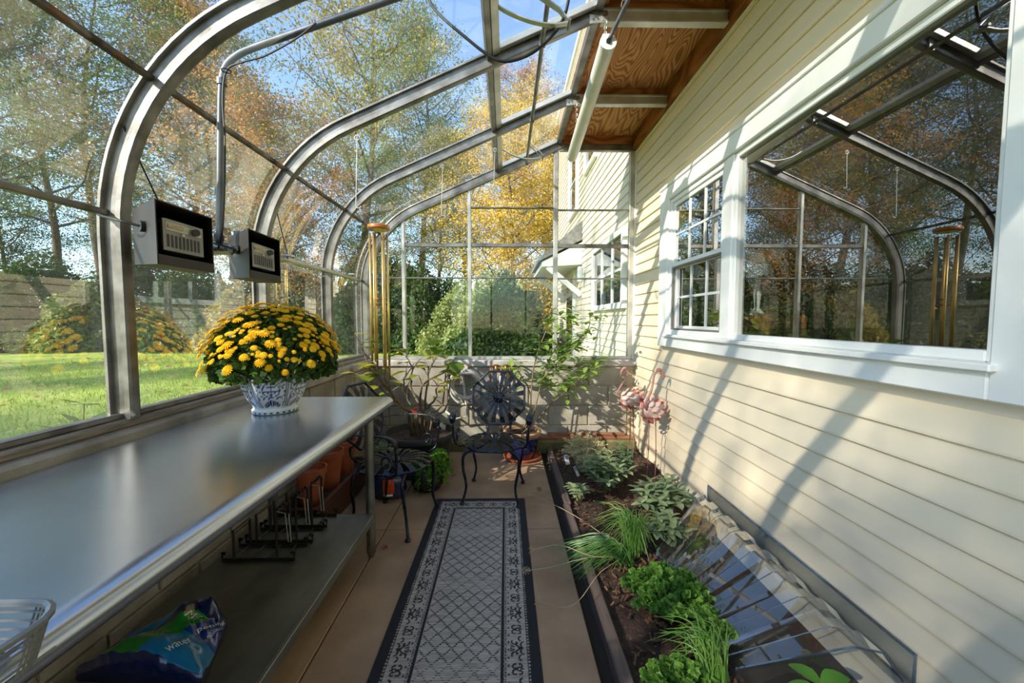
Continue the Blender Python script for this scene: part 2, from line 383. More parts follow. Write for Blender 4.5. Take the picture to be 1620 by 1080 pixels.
# ---- windows in the house wall
def frame_rect(mb, x0, x1, y0, y1, z0, z1, w):
    mb.bbox((x0, y0, z0), (x1, y0 + w, z1), .004).bbox((x0, y1 - w, z0), (x1, y1, z1), .004)
    mb.bbox((x0, y0 + w, z0), (x1, y1 - w, z0 + w), .004).bbox((x0, y0 + w, z1 - w), (x1, y1 - w, z1), .004); return mb
tr = struct('trim_1', MB().bbox((1.262, WY0, WZ0), (1.33, 1.03 - .03, WZ1), .005).bbox((1.262, 3.075, WZ0), (1.33, WY1, WZ1), .005), WHITE, 'wide white window casing on the house wall')
MB().bbox((1.262, 1.0, 2.225), (1.33, 3.075, WZ1), .005).build('header', WHITE, tr)
MB().bbox((1.252, WY0, WZ1 - .008), (1.33, WY1, WZ1 + .018), .004).build('drip_cap', WHITE, tr)
MB().bbox((1.262, 1.0, WZ0), (1.33, 3.075, 1.165), .005).build('apron', WHITE, tr)
MB().bbox((1.240, 0.98, 1.163), (1.33, 3.09, 1.185), .004).build('stool', WHITE, tr)
MB().bbox((1.275, 2.225, 1.185), (1.34, 2.30, 2.225), .005).build('mullion', WHITE, tr)
w2 = struct('window_2', frame_rect(MB(), 1.285, 1.345, 0.995, 2.228, 1.185, 2.225, 0.032), WHITE, 'large single-pane picture window reflecting the greenhouse')
MB().bbox((1.292, 1.026, 1.217), (1.30, 2.196, 2.193), .002).build('gasket', mat('dark_gasket', lin(40, 40, 42), None, rough=.6), w2)
bpy.data.objects.remove(w2.children[0], do_unlink=True)
MB().add([(1.31, 1.025, 1.215), (1.31, 2.2, 1.215), (1.31, 2.2, 2.195), (1.31, 1.025, 2.195)], [(0, 1, 2, 3)]).build('pane', GLASSW, w2)
w1 = struct('window_1', frame_rect(MB(), 1.28, 1.345, 2.30, 3.078, 1.185, 2.225, 0.035), WHITE, 'white double-hung window with six panes over six')
DARKFR = mat('shadow_bronze_frame', lin(112, 104, 96), None, rough=.5)
for (z0, z1, x, m, nm) in ((1.70, 2.19, 1.292, WHITE, 'upper_sash'), (1.22, 1.715, 1.312, WHITE, 'lower_sash')):
    s = frame_rect(MB(), x, x + .03, 2.335, 3.043, z0, z1, 0.032).build(nm, m, w1)
    y0, y1, a, b = 2.367, 3.011, z0 + .032, z1 - .032
    for i in (1, 2): MB().box((x + .008, y0 + (y1-y0)*i/3 - .008, a), (x + .02, y0 + (y1-y0)*i/3 + .008, b)).build('muntin', m, s)
    MB().box((x + .007, y0, (a+b)/2 - .008), (x + .021, y1, (a+b)/2 + .008)).build('muntin', m, s)
    for i in range(3):
        for j in range(2):
            ya, yb_, za, zb = y0 + (y1-y0)*i/3, y0 + (y1-y0)*(i+1)/3, a + (b-a)*j/2, a + (b-a)*(j+1)/2
            MB().add([(x + .014, ya, za), (x + .014, yb_, za), (x + .014, yb_, zb), (x + .014, ya, zb)], [(0, 1, 2, 3)]).build('pane', GLASSW, s)
frame_rect(MB(), 1.288, 1.300, 2.337, 3.041, 1.215, 1.705, 0.018).build('screen_frame', DARKFR, w1)

# ---- dim room behind those windows
ROOM = mat('dim_room_paint', lin(112, 92, 74), lin(92, 72, 56), rough=.8, scale=2)
wi = struct('wall_interior', MB().box((4.6, 0.2, .35), (4.7, 3.8, 2.6)), ROOM, 'brown panelled far wall of the room behind the window')
struct('wall_interior_near', MB().box((1.44, 0.1, .35), (4.7, 0.2, 2.6)), ROOM, 'brown side wall of the room behind the window, near side')
struct('wall_interior_back', MB().box((1.44, 3.8, .35), (4.7, 3.9, 2.6)), ROOM, 'brown side wall of the room behind the window, far side')
struct('ceiling_interior', MB().box((1.44, .1, 2.6), (4.7, 3.9, 2.7)), ROOM, 'ceiling of the room behind the window')
struct('floor_interior', MB().box((1.44, .1, .25), (4.7, 3.9, .35)), ROOM, 'floor of the room behind the window')
for k in range(7):
    MB().bbox((4.56, 0.3 + k*.5, .35), (4.6, 0.72 + k*.5, 2.5), .01).build('wall_panel', mat('walnut_panel%d' % k, lin(96, 62, 40), lin(70, 44, 28), rough=.5, scale=6, stretch=(1, 1, .2)) if k == 0 else bpy.data.materials['walnut_panel0'], wi)

# ---- curved aluminium ribs
def rib_path(inset=0.0, n=14, ridge=True):
    """outer line of a rib in x,z: upright, bend, slope, level ridge; inset moves it inwards"""
    R0 = 0.90; sl = R(23.85); z0 = 1.607; c = (XL + R0, z0); pts = [(XL + inset, 0.935, 1, 0), (XL + inset, z0, 1, 0)]
    a1 = 180 - (90 - 23.85)
    for i in range(1, n + 1):
        a = R(180 + (a1 - 180)*i/n); pts.append((c[0] + (R0 - inset)*math.cos(a), c[1] + (R0 - inset)*math.sin(a), -math.cos(a), -math.sin(a)))
    nx, nz = math.sin(sl), -math.cos(sl)
    ex, ez = pts[-1][0], pts[-1][1]; k = (0.545 - ex); pts.append((0.545, ez + k*math.tan(sl), nx, nz))
    return pts
RIBSEC = [(0, -.031), (0, .031), (.010, .031), (.012, .015), (.050, .013), (.054, .021), (.072, .021), (.076, .012), (.076, -.012), (.072, -.021), (.054, -.021), (.050, -.013), (.012, -.015), (.010, -.031)]
ENDSEC = [(0, -.03), (0, .03), (.085, .03), (.09, .012), (.09, -.03), (.07, -.034), (.06, -.026), (.02, -.026), (.012, -.034)]
def sweep(sec, path, y):
    mb = MB(); m = len(sec); vs = []
    for (x, z, nx, nz) in path:
        for (u, v) in sec: vs.append((x + nx*u, y + v, z + nz*u))
    fs = [tuple(range(m)), tuple((len(path)-1)*m + k for k in range(m-1, -1, -1))]
    for i in range(len(path)-1):
        for k in range(m):
            k2 = (k+1) % m; fs.append((i*m+k, (i+1)*m+k, (i+1)*m+k2, i*m+k2))
    return mb.add(vs, fs)
path = rib_path()
ZR = path[-1][1]                                             # ridge height (about 3.07)
for i, y in enumerate(RIBS):
    sec = ENDSEC if i == 0 else RIBSEC
    t_ = struct('trim_%d' % (i + 2), sweep(sec, path, y), ALU, 'curved aluminium greenhouse rib ' + ['framing the back glazing', 'next to the back glazing', 'behind the farther heater', 'behind the nearer heater', 'at the near left edge', 'above the camera', 'behind the camera', 'at the far end of the room'][i])
    mb = MB()
    mb.bbox((0.535, y - .024, ZR - .112), (1.255, y + .024, ZR - .094), .003).bbox((0.535, y - .012, ZR - .094), (1.255, y + .012, ZR - .045), .002).bbox((.535, y - .022, ZR - .05), (1.255, y + .022, ZR - .036), .002)
    mb.build('rafter_bar', ALU2 if i else ALU, t_)
    g = MB().prism([(0.47, y - .023, ZR - .125), (.60, y - .023, ZR - .112), (.60, y - .023, ZR - .09), (.47, y - .023, ZR - .075)], (0, .003, 0)); g.build('gusset', ALU2, t_)
    b = MB()
    for bx, bz in ((.49, -.102), (.515, -.097), (.575, -.103)): b.ball((bx, y - .025, ZR + bz), .005, 6, 4)
    b.build('rivet', ALU, t_)['kind'] = 'stuff'
    if 0 < i < 5: MB().tube([(XL + .08, y - .024, .95), (XL + .085, y - .03, .965), (XL + .09, y - .024, .95)], .006, 6).build('bolt', ALU2, t_)

# ---- glazing: panes and bars, bay by bay
ARC_TOP = 9                                                   # index on the path of the bar along the bend
gp = rib_path(0.012)
VB = -0.08                                                    # x of the vent's lower rail
zs = lambda x: gp[-1][1] + (x - gp[-1][0])*math.tan(R(23.85))
wg = struct('window_3', MB().bbox((XL - .01, YN, .935), (XL + .04, YB, .955), .004), ALU, 'curved greenhouse glazing over the lawn side')
wv = struct('window_4', MB().bbox((.50, YN, zs(.53) - .035), (.545, 3.94, zs(.53) + .01), .004), ALU, 'row of roof vents along the upper greenhouse slope')
def sheet(prof, y0, y1, m, parent):
    n = len(prof); vs = [(x, y0, z) for x, z in prof] + [(x, y1, z) for x, z in prof]
    return MB().add(vs, [(i, i+1, n+i+1, n+i) for i in range(n-1)]).build('pane', m, parent, smooth=True)
px_ = [(p[0], p[1]) for p in gp]
for i in range(len(RIBS) - 1):
    y1, y0 = RIBS[i] - .015, RIBS[i+1] + .015
    sheet(px_[0:3], y0, y1, GLASS, wg)
    sheet(px_[2:ARC_TOP+1], y0, y1, GLASS, wg)
    sheet(px_[ARC_TOP:-1] + [(VB, zs(VB))], y0, y1, GLASSR, wg)
    sheet([(VB + .02, zs(VB) + .02), (.53, zs(.53) + .012)], y0 + .02, y1 - .02, GLASSR, wv)
    q = px_[2]; MB().bbox((q[0] - .008, y0, q[1] - .011), (q[0] + .014, y1, q[1] + .011), .003).build('glazing_bar', ALU, wg)
    q = px_[ARC_TOP]; MB().bbox((q[0] - .008, y0, q[1] - .016), (q[0] + .016, y1, q[1] + .004), .003).build('glazing_bar', RUSTBAR, wg)
    M = Matrix.Translation((VB, 0, zs(VB))) @ Matrix.Rotation(-R(23.85), 4, 'Y')
    MB().bbox((-.035, y0, -.028), (-.004, y1, .012), .003, M).build('vent_header', ALU, wg)
    L_ = .61/math.cos(R(23.85))
    MB().bbox((.0, y0 + .012, -.022), (.045, y1 - .012, .016), .003, M).build('bottom_rail', ALU2, wv)
    for ya in (y0 + .012, y1 - .042): MB().bbox((.045, ya, -.018), (L_ - .03, ya + .03, .016), .003, M).build('side_rail', ALU2, wv)

# ---- back wall glazing
def ztop(x):
    pts = [(p[0] + p[2]*.08, p[1] + p[3]*.08) for p in path] + [(1.30, ZR - .11)]
    if x <= pts[1][0]: return pts[1][1]
    for (a, b) in zip(pts[1:], pts[2:]):
        if a[0] <= x <= b[0]: return a[1] + (b[1]-a[1])*(x-a[0])/max(1e-6, b[0]-a[0])
    return pts[-1][1]
we = struct('window_5', MB().bbox((-1.36, 3.955, .895), (1.29, 4.02, .925), .004), ALU2, 'back greenhouse end wall of clear panes in aluminium bars')
cols = [-1.40, -1.02, -.36, .50, 1.262]
for x, w in ((-1.02, .034), (-.36, .034), (.50, .044), (1.262, .05)):
    MB().bbox((x - w/2, 3.955, .92), (x + w/2, 4.005, ztop(x) + (.02 if x < 1 else 0)), .004).build('mullion', ALU2, we)
for x0, x1, z, h in ((-1.02, -.36, 2.04, .036), (-.36, .5, 2.04, .036), (.5, 1.262, 2.035, .036), (-1.38, -1.02, 1.715, .014), (-1.02, -.36, 1.715, .014), (-.36, .5, 1.715, .014), (.5, 1.262, 1.71, .014), (-.36, .5, 2.41, .014), (.5, 1.262, 2.39, .014)):
    MB().bbox((x0 + .015, 3.962, z - h/2), (x1 - .015, 3.998, z + h/2), .003).build('glazing_bar', ALU, we)
for i in range(4):
    rows = [.92, 1.715, 2.04, 2.40, 9] if i >= 2 else ([.92, 1.715, 2.04, 9] if i == 1 else [.92, 1.715, 9])
    for z0, z1 in zip(rows, rows[1:]):
        top = [(x, min(z1, ztop(x))) for x in np.linspace(cols[i], cols[i+1], 7)]
        if max(t[1] for t in top) < z0 + .03: continue
        vs = [(cols[i], 3.985, z0), (cols[i+1], 3.985, z0)] + [(x, 3.985, max(z0, z)) for x, z in reversed(top)]
        MB().add(vs, [tuple(range(len(vs)))]).build('pane', GLASSB, we)
# end wall behind the camera
w6 = struct('window_6', MB().bbox((-1.4, YN - .02, .9), (1.3, YN + .02, .94), .004), ALU2, 'glazed greenhouse end wall behind the camera')
for x in (-1.02, -.36, .5, 1.262): MB().bbox((x - .02, YN - .02, .94), (x + .02, YN + .02, ztop(x))).build('mullion', ALU2, w6)
for i in range(4):
    top = [(x, ztop(x)) for x in np.linspace(cols[i], cols[i+1], 7)]
    vs = [(cols[i], YN, .94), (cols[i+1], YN, .94)] + [(x, YN, z) for x, z in reversed(top)]
    MB().add(vs, [tuple(range(len(vs)))]).build('pane', GLASSB, w6)
wn = struct('wall_near', MB().box((-1.5, YN - .2, -.2), (1.31, YN - .03, .9)), BLOCK, 'low block wall behind the camera')

# ---- plywood ceiling strip along the house
ce = struct('ceiling', MB().box((.53, YN, ZR + .05), (1.45, YB + .05, ZR + .12)), LUMBER, 'stained plywood strip ceiling between glass and house')
edges = [YN] + [RIBS[k] for k in range(7, -1, -1)] + [YB + .02]
for a, b in zip(edges, edges[1:]):
    MB().box((.545, a + .003, ZR + .032), (1.262, b - .003, ZR + .05)).build('plywood_panel', PLY, ce)
for k, y in enumerate(RIBS):
    MB().bbox((.56, y - .025 if k == 0 else y + .014, ZR - .05), (1.255, y - .02 + .03 if k == 0 else y + .056, ZR + .034), .003).build('joist', LUMBERX, ce)
MB().bbox((1.255, YN, ZR - .105), (1.312, YB - .01, ZR + .05), .004).build('ledger', LUMBER, ce)
MB().bbox((.547, YN, ZR - .02), (.575, YB - .02, ZR + .034), .003).build('edge_board', LUMBERX, ce)
MB().bbox((1.294, YN, ZR - .118), (1.312, YB - .03, ZR - .102), .002).build('top_trim', WHITE, ce)

# ---- planting bed
bed = MB()
nx, ny = 46, 150; vs = []; x0, x1, y0, y1 = .44, 1.297, YN, 3.80
for j in range(ny):
    for i in range(nx):
        x = x0 + (x1-x0)*i/(nx-1); y = y0 + (y1-y0)*j/(ny-1)
        h = .02 + .028*mnoise.noise(Vector((x*5, y*5, 1))) + .016*mnoise.noise(Vector((x*22, y*22, 3)))
        if 1.2 < y < 2.35 and x > .84: h -= .22*min(1, (x-.84)*9, (y-1.2)*9, (2.35-y)*9)   # window well
        vs.append((x, y, h))
bed.add(vs, [(j*nx+i, j*nx+i+1, (j+1)*nx+i+1, (j+1)*nx+i) for j in range(ny-1) for i in range(nx-1)])
so = bed.build('soil_bed', SOIL, smooth=True); tag(so, 'dark mulched soil of the planting bed along the house wall', 'soil', kind='stuff')
mb = MB()
for k in range(900):
    x, y = random.uniform(.46, 1.28), random.uniform(.9, 3.76)
    if 1.15 < y < 2.4 and x > .8: continue
    M = Matrix.Translation((x, y, .035 + .02*mnoise.noise(Vector((x*5, y*5, 1))))) @ Euler((random.uniform(-.5, .5), random.uniform(-.5, .5), random.uniform(0, 3.1))).to_matrix().to_4x4()
    l = random.uniform(.006, .022); mb.box((-l, -.004, -.002), (l, .004, .003), M)
tag(mb.build('mulch_chip', mat('mulch', lin(120, 88, 62), lin(74, 52, 38), rough=.95, scale=40), so), kind='stuff')

# ---- lawn and far ground
def plane_grid(x0, x1, y0, y1, nx, ny, zf):
    vs = [(x0 + (x1-x0)*i/nx, y0 + (y1-y0)*j/ny, zf(x0 + (x1-x0)*i/nx, y0 + (y1-y0)*j/ny)) for j in range(ny+1) for i in range(nx+1)]
    return MB().add(vs, [(j*(nx+1)+i, j*(nx+1)+i+1, (j+1)*(nx+1)+i+1, (j+1)*(nx+1)+i) for j in range(ny) for i in range(nx)])
LAWN = mat('sunny_lawn', lin(164, 182, 66), lin(126, 150, 46), rough=.9, scale=1.2, c3=lin(182, 188, 90), scale3=9, lo3=.5, hi3=.7, bump=1.0, bscale=45, detail=8)
GROUND_Z = .22
zl = lambda x, y: GROUND_Z + .05*mnoise.noise(Vector((x*.25, y*.25, 0)))
lawn = struct('ground_lawn', plane_grid(-60, -1.57, -40, 4.13, 40, 40, zl), LAWN, 'sunlit green lawn outside the glass')
plane_grid(-60, 1.31, 4.13, 70, 50, 50, zl).build('lawn_back', LAWN, lawn)
plane_grid(1.31, 60, 9.6, 70, 10, 10, lambda x, y: GROUND_Z).build('lawn_far', LAWN, lawn)
plane_grid(-60, 1.31, -40, YN - .2, 20, 20, lambda x, y: -.05).build('lawn_near', LAWN, lawn)
# ================================================================ OUTSIDE
def quads_mesh(name, P, U, V, tint=None):
    """diamond leaves: centre P, half-axes U (length) and V (width)"""
    n = len(P); v = np.empty((n, 4, 3)); v[:, 0] = P - U; v[:, 1] = P + V - U*.1; v[:, 2] = P + U; v[:, 3] = P - V - U*.1
    me = bpy.data.meshes.new(name); me.vertices.add(n*4); me.vertices.foreach_set('co', v.reshape(-1).astype(np.float32))
    me.loops.add(n*4); me.loops.foreach_set('vertex_index', np.arange(n*4, dtype=np.int32))
    me.polygons.add(n); me.polygons.foreach_set('loop_start', np.arange(0, n*4, 4, dtype=np.int32)); me.polygons.foreach_set('loop_total', np.full(n, 4, np.int32))
    if tint is not None:
        a = me.attributes.new('tint', 'FLOAT', 'POINT'); a.data.foreach_set('value', np.repeat(tint, 4).astype(np.float32))
    me.update(); me.validate(); return me

def rand_leaves(C, size, rng, droop=.3):
    n = len(C); d = rng.normal(size=(n, 3)); d[:, 2] -= droop; d /= np.linalg.norm(d, axis=1)[:, None]
    e = np.cross(d, rng.normal(size=(n, 3))); e /= np.linalg.norm(e, axis=1)[:, None]
    s = size*rng.uniform(.7, 1.3, n)[:, None]
    return d*s*.5, e*s*.3

def make_tree(seed, H, crown0, spread, nprim, nleaf, size, sig, lean=0.0):
    """trunk and branch mesh, crown mesh"""
    rnd = random.Random(seed); rng = np.random.default_rng(seed); wood = MB(); tips = []
    p = Vector((0, 0, -.3)); pts = [p]; d = Vector((rnd.uniform(-.1, .1) + lean, rnd.uniform(-.1, .1), 1))
    for k in range(9):
        d = (d + Vector((rnd.uniform(-.1, .1), rnd.uniform(-.1, .1), .12))).normalized(); p = p + d*(H/9); pts.append(p)
    r0 = H*.014; wood.tube(pts, [r0*(1 - .93*(i/9)**.8) for i in range(10)], 7)
    for k in range(nprim):
        t = crown0 + (1-crown0)*((k + rnd.random())/nprim); f = t*9; i = min(8, int(f)); b = pts[i].lerp(pts[i+1], f - i)
        a = k*2.4 + rnd.uniform(-.5, .5); L = spread*(1 - .62*((t-crown0)/(1-crown0))**1.3)*rnd.uniform(.75, 1.15)
        dd = Vector((math.cos(a), math.sin(a), rnd.uniform(.25, .75))).normalized(); q = [b]
        for s in range(4): q.append(q[-1] + (dd + Vector((rnd.uniform(-.25, .25), rnd.uniform(-.25, .25), rnd.uniform(-.1, .28)))).normalized()*L/4)
        rb = r0*.34*(1 - .6*t); wood.tube(q, [rb, rb*.8, rb*.6, rb*.4, rb*.18], 5, cap=False)
        for s in range(1, 5):
            tips.append((q[s], .55 + .25*(s == 4)))
            for w in range(3):
                e = q[s] + Vector((rnd.gauss(0, 1), rnd.gauss(0, 1), rnd.gauss(.2, .7))).normalized()*L*rnd.uniform(.2, .42)
                wood.tube([q[s], q[s].lerp(e, .5) + Vector((0, 0, .06*L*rnd.random())), e], [rb*.25, rb*.18, rb*.08], 4, cap=False); tips.append((e, 1.0))
    T = np.array([t[0] for t in tips]); W = np.array([t[1] for t in tips]); W = W/W.sum()
    idx = rng.choice(len(T), nleaf, p=W); clump = rng.random(len(T))
    C = T[idx] + rng.normal(size=(nleaf, 3))*np.array([sig, sig, sig*.62])
    U, V = rand_leaves(C, size, rng)
    tint = np.clip(clump[idx]**1.8*.85 + rng.normal(0, .14, nleaf) + .06, 0, 1)
    return wood.mesh('trunk', None, True), quads_mesh('foliage', C, U, V, tint)

FOL = {
    'bluegreen': leaf_mat('bluegreen_leaves', lin(84, 108, 74), lin(140, 154, 106)),
    'green': leaf_mat('green_leaves', lin(84, 112, 54), lin(160, 168, 86)),
    'olive': leaf_mat('olive_gold_leaves', lin(104, 118, 58), lin(208, 176, 80)),
    'gold': leaf_mat('golden_leaves', lin(186, 166, 62), lin(246, 198, 84)),
    'orange': leaf_mat('orange_leaves', lin(104, 114, 64), lin(228, 152, 70)),
    'russet': leaf_mat('russet_leaves', lin(158, 124, 88), lin(206, 150, 116)),
    'dark': leaf_mat('dark_shrub_leaves', lin(44, 68, 34), lin(84, 110, 50)),
    'pale': leaf_mat('pale_shrub_leaves', lin(112, 134, 76), lin(172, 178, 108)),
}
TREES = [make_tree(3, 17, .28, 5.2, 30, 36000, .108, .33), make_tree(7, 18, .34, 4.6, 30, 28000, .108, .32, .05),
         make_tree(12, 13, .16, 4.6, 30, 40000, .105, .36), make_tree(21, 18, .42, 4.2, 26, 15000, .112, .34, -.04), make_tree(31, 18, .42, 4.4, 24, 4200, .16, .40)]
def setmat(o, m):
    if not o.data.materials: o.data.materials.append(m)
    o.material_slots[0].link = 'OBJECT'; o.material_slots[0].material = m
def tree(kind, color, x, y, rz, sc, label, group='trees beyond the lawn', cat='tree', name='tree', sz=1.0):
    t = thing(name, label, cat, (x, y, GROUND_Z), rz, group)
    for nm, me, m in (('trunk', TREES[kind][0], BARK), ('foliage', TREES[kind][1], FOL[color])):
        o = link(nm, me, None, t); setmat(o, m); o.scale = (sc, sc, sc*sz)
        if nm == 'foliage': o['kind'] = 'stuff'
    return t
def by_px(px, y): return (px - 800)/FPX*y
tl = [
 (0, 'bluegreen', -5, 12, .3, .80, 1, 'dark-trunked blue-green tree at the left edge of the photo'),
 (1, 'olive', 95, 15.5, 1.2, .74, 1, 'olive and gold tree above the left lawn edge'),
 (3, 'bluegreen', 190, 17, 2.0, .85, 1, 'half-bare tall tree with thin grey limbs against the sky'),
 (0, 'green', 300, 15, 4.0, .80, 1, 'full green tree seen through the nearest curved pane'),
 (1, 'orange', 405, 15, 5.2, .78, .9, 'orange-tinged tree behind the nearer heater and conduit'),
 (2, 'orange', 470, 13, .8, .70, .9, 'low orange tree just right of the farther heater'),
 (0, 'olive', 572, 17, 2.7, .92, 1.05, 'tall yellow-green tree rising above the second rib'),
 (3, 'green', 655, 18, 3.9, .82, 1, 'thin-crowned green tree left of the hanging hooks'),
 (1, 'bluegreen', 735, 18, .2, .50, 1, 'grey-green tree in the middle of the sloping roof panes'),
 (2, 'gold', 808, 12.2, 1.7, .56, 1, 'golden maple filling the back wall panes'),
 (2, 'gold', 866, 15, 4.1, .70, 1, 'second golden tree behind the house wing corner'),
 (2, 'olive', 690, 14.5, 3.3, .58, 1, 'small olive-gold tree left of the golden maple'),
 (1, 'russet', 885, 19, 5.0, .74, 1, 'russet-topped tree seen beside the plywood ceiling'),
 (2, 'bluegreen', 250, 25, 1.0, .8, 1, 'distant blue-green tree behind the nearest curved pane'),
 (2, 'green', 440, 24, 5.9, .8, 1, 'distant broad green tree behind the farther heater'),
 (0, 'green', 610, 27, .6, .72, 1, 'distant green tree behind the wind chime'),
 (2, 'dark', 30, 20, 2.2, .8, .9, 'dark distant tree behind the leftmost tree'),
]
for (k, c, px, y, rz, sc, sz, lab) in tl: tree(k, c, by_px(px, y), y, rz, sc, lab, sz=sz)
# trees standing behind and left of the camera, whose crowns break up the sunlight
SHADE = [(4, 'olive', -9.6, -7.6, .5, .56), (4, 'green', -12.5, -2.0, 2.4, .74), (3, 'green', -12.5, -12.2, 4.0, .92), (3, 'olive', -20, -9, 1.1, .8), (0, 'green', -25, -3, 1.9, .7), (1, 'green', -19, -1.5, .4, .6)]
for k, (kd, c, x, y, rz, sc) in enumerate(SHADE):
    tree(kd, c, x, y, rz, sc, ['olive tree on the lawn behind the camera, left of the house', 'thin green tree on the lawn to the left of the camera', 'tall green tree farther behind the camera', 'olive tree far out on the lawn behind the camera', 'full green tree far out on the lawn left of the camera', 'slim green tree on the lawn left of the camera'][k])

# shrubs along the lawn edge
def make_shrub(seed, n, size, rx, h):
    rng = np.random.default_rng(seed); d = rng.normal(size=(n, 3)); d[:, 2] = np.abs(d[:, 2]); d /= np.linalg.norm(d, axis=1)[:, None]
    lump = 1 + .22*np.sin(d[:, 0]*5 + seed) * np.cos(d[:, 1]*6) + .12*np.sin(d[:, 2]*9)
    C = d*(rng.uniform(.45, 1, n)**.4 * lump)[:, None]*np.array([rx, rx, h]); U, V = rand_leaves(C, size, rng)
    clump = .5 + .5*np.sin(C[:, 0]*3.1 + seed)*np.cos(C[:, 1]*2.7)*np.sin(C[:, 2]*3.3)
    wood = MB()
    for k in range(9):
        a = k*2.4; wood.tube([(0, 0, -.1), (math.cos(a)*rx*.3, math.sin(a)*rx*.3, h*.45), (math.cos(a)*rx*.6, math.sin(a)*rx*.6, h*.8)], [.04, .025, .008], 5)
    return wood.mesh('stem', None, True), quads_mesh('foliage', C, U, V, np.clip(clump*.7 + rng.normal(0, .18, n) + .1, 0, 1))
SHRUBS = [make_shrub(1, 12000, .13, 1.5, 2.3), make_shrub(2, 9000, .12, 1.2, 1.6), make_shrub(5, 9000, .1, .9, 1.15)]
def shrub(k, color, x, y, rz, sc, label, group='shrubs along the lawn edge'):
    t = thing('shrub', label, 'shrub', (x, y, GROUND_Z), rz, group)
    for nm, me, m in (('stem', SHRUBS[k][0], BARK), ('foliage', SHRUBS[k][1], FOL[color])):
        o = link(nm, me, None, t); setmat(o, m); o.scale = (sc, sc, sc)
        if nm == 'foliage': o['kind'] = 'stuff'
sl_ = [(0, 'dark', -5, 13.5, 1.0, 'dark shrub at the far left lawn edge'), (0, 'dark', 75, 14.5, 1.25, 'broad dark shrub left of the nearest rib'), (1, 'green', 150, 13.8, 1.2, 'green shrub just left of the nearest rib'),
 (0, 'dark', 235, 15, 1.3, 'dark shrub below the nearer heater'), (0, 'dark', 320, 14.2, 1.1, 'dark shrub left of the potted mums'), (1, 'olive', 385, 13.6, 1.1, 'olive shrub behind the potted mums'),
 (0, 'dark', 455, 14.6, 1.3, 'dark shrub right of the potted mums'), (1, 'dark', 530, 13.2, 1.2, 'dark shrub by the third rib'), (0, 'dark', 600, 14.5, 1.35, 'tall dark shrub behind the wind chime'),
 (0, 'dark', 670, 13.6, 1.05, 'green shrub right of the wind chime'), (0, 'pale', 735, 11.8, .8, 'pale green shrub in the middle back pane'), (0, 'dark', 800, 8.2, .72, 'dark rounded evergreen close outside the back glass'),
 (0, 'pale', 785, 10.8, .86, 'tall pale shrub above the rounded evergreen'), (0, 'olive', 850, 11.4, .9, 'olive shrub beside the house wing')]
for (k, c, px, y, sc, lab) in sl_: shrub(k, c, by_px(px, y), y, px*.1, sc, lab)

# grass blades and fallen leaves on the near lawn
n = 70000
gx = RNG.uniform(-11, -1.62, n); gy = RNG.uniform(.3, 13, n); keep = RNG.random(n) < np.clip(3.5/np.hypot(gx, gy), .12, 1); gx, gy = gx[keep], gy[keep]; n = len(gx)
C = np.stack([gx, gy, np.full(n, GROUND_Z + .03)], 1); U = np.stack([RNG.normal(0, .012, n), RNG.normal(0, .012, n), RNG.uniform(.02, .045, n)], 1); th = RNG.uniform(0, 6.28, n)
V = np.stack([np.cos(th)*.006, np.sin(th)*.006, np.zeros(n)], 1)
o = link('grass_blade', quads_mesh('grass_blade', C, U, V, RNG.random(n)), leaf_mat('grass_blades', lin(126, 152, 46), lin(190, 200, 92), .4), lawn); o['kind'] = 'stuff'
n = 320; gx = RNG.uniform(-13, -1.8, n); gy = RNG.uniform(.5, 13, n); C = np.stack([gx, gy, np.full(n, GROUND_Z + .06)], 1); th = RNG.uniform(0, 6.28, n)
U = np.stack([np.cos(th)*.05, np.sin(th)*.05, RNG.normal(0, .015, n)], 1); V = np.stack([-np.sin(th)*.035, np.cos(th)*.035, RNG.normal(0, .012, n)], 1)
o = link('fallen_leaf', quads_mesh('fallen_leaf', C, U, V, RNG.random(n)), leaf_mat('fallen_leaves', lin(150, 96, 52), lin(214, 170, 120), .2), lawn); o['kind'] = 'stuff'

# weeds outside the glass; the two tall ones are added, imitating reflected leaves
LEAFV = quads_mesh
def weed(x, y, h, seed, label):
    t = thing('lawn_weed', label, 'weed', (x, y, GROUND_Z), 0, 'weeds outside the glass'); rnd = random.Random(seed); rng = np.random.default_rng(seed); st = MB(); Cs = []; Us = []; Vs = []
    for k in range(5):
        a = rnd.uniform(0, 6.28); e = Vector((x + math.cos(a)*.12, y + math.sin(a)*.16, GROUND_Z + h*rnd.uniform(.6, 1))); q = spline([(x, y, GROUND_Z), ((x + e.x)/2, (y + e.y)/2, GROUND_Z + h*.55), e], 4); st.tube(q, .004, 5)
        for s in range(4, len(q)):
            for w in range(3):
                b = rnd.uniform(0, 6.28); dv = Vector((math.cos(b), math.sin(b), rnd.uniform(-.1, .5))).normalized(); l = rnd.uniform(.03, .055)
                Cs.append(q[s] + dv*l); Us.append(dv*l); Vs.append(dv.cross(Vector((0, 0, 1))).normalized()*l*.38)
    st.build('stem', GSTEM, t)
    me = quads_mesh('foliage', np.array(Cs), np.array(Us), np.array(Vs), rng.random(len(Cs))); o = link('foliage', me, bpy.data.materials.get('weed_leaves') or leaf_mat('weed_leaves', lin(62, 92, 42), lin(110, 140, 66)), t); o.location = (-x, -y, -GROUND_Z); o['kind'] = 'stuff'
weed(-1.85, 1.25, .80, 1, 'tall leafy weed added at the far left, imitating reflected leaves'); weed(-1.8, 1.62, .76, 2, 'tall leafy weed added by the nearest rib, imitating reflected leaves'); weed(-1.9, 2.1, .4, 3, 'leafy weed outside behind the potted mums')

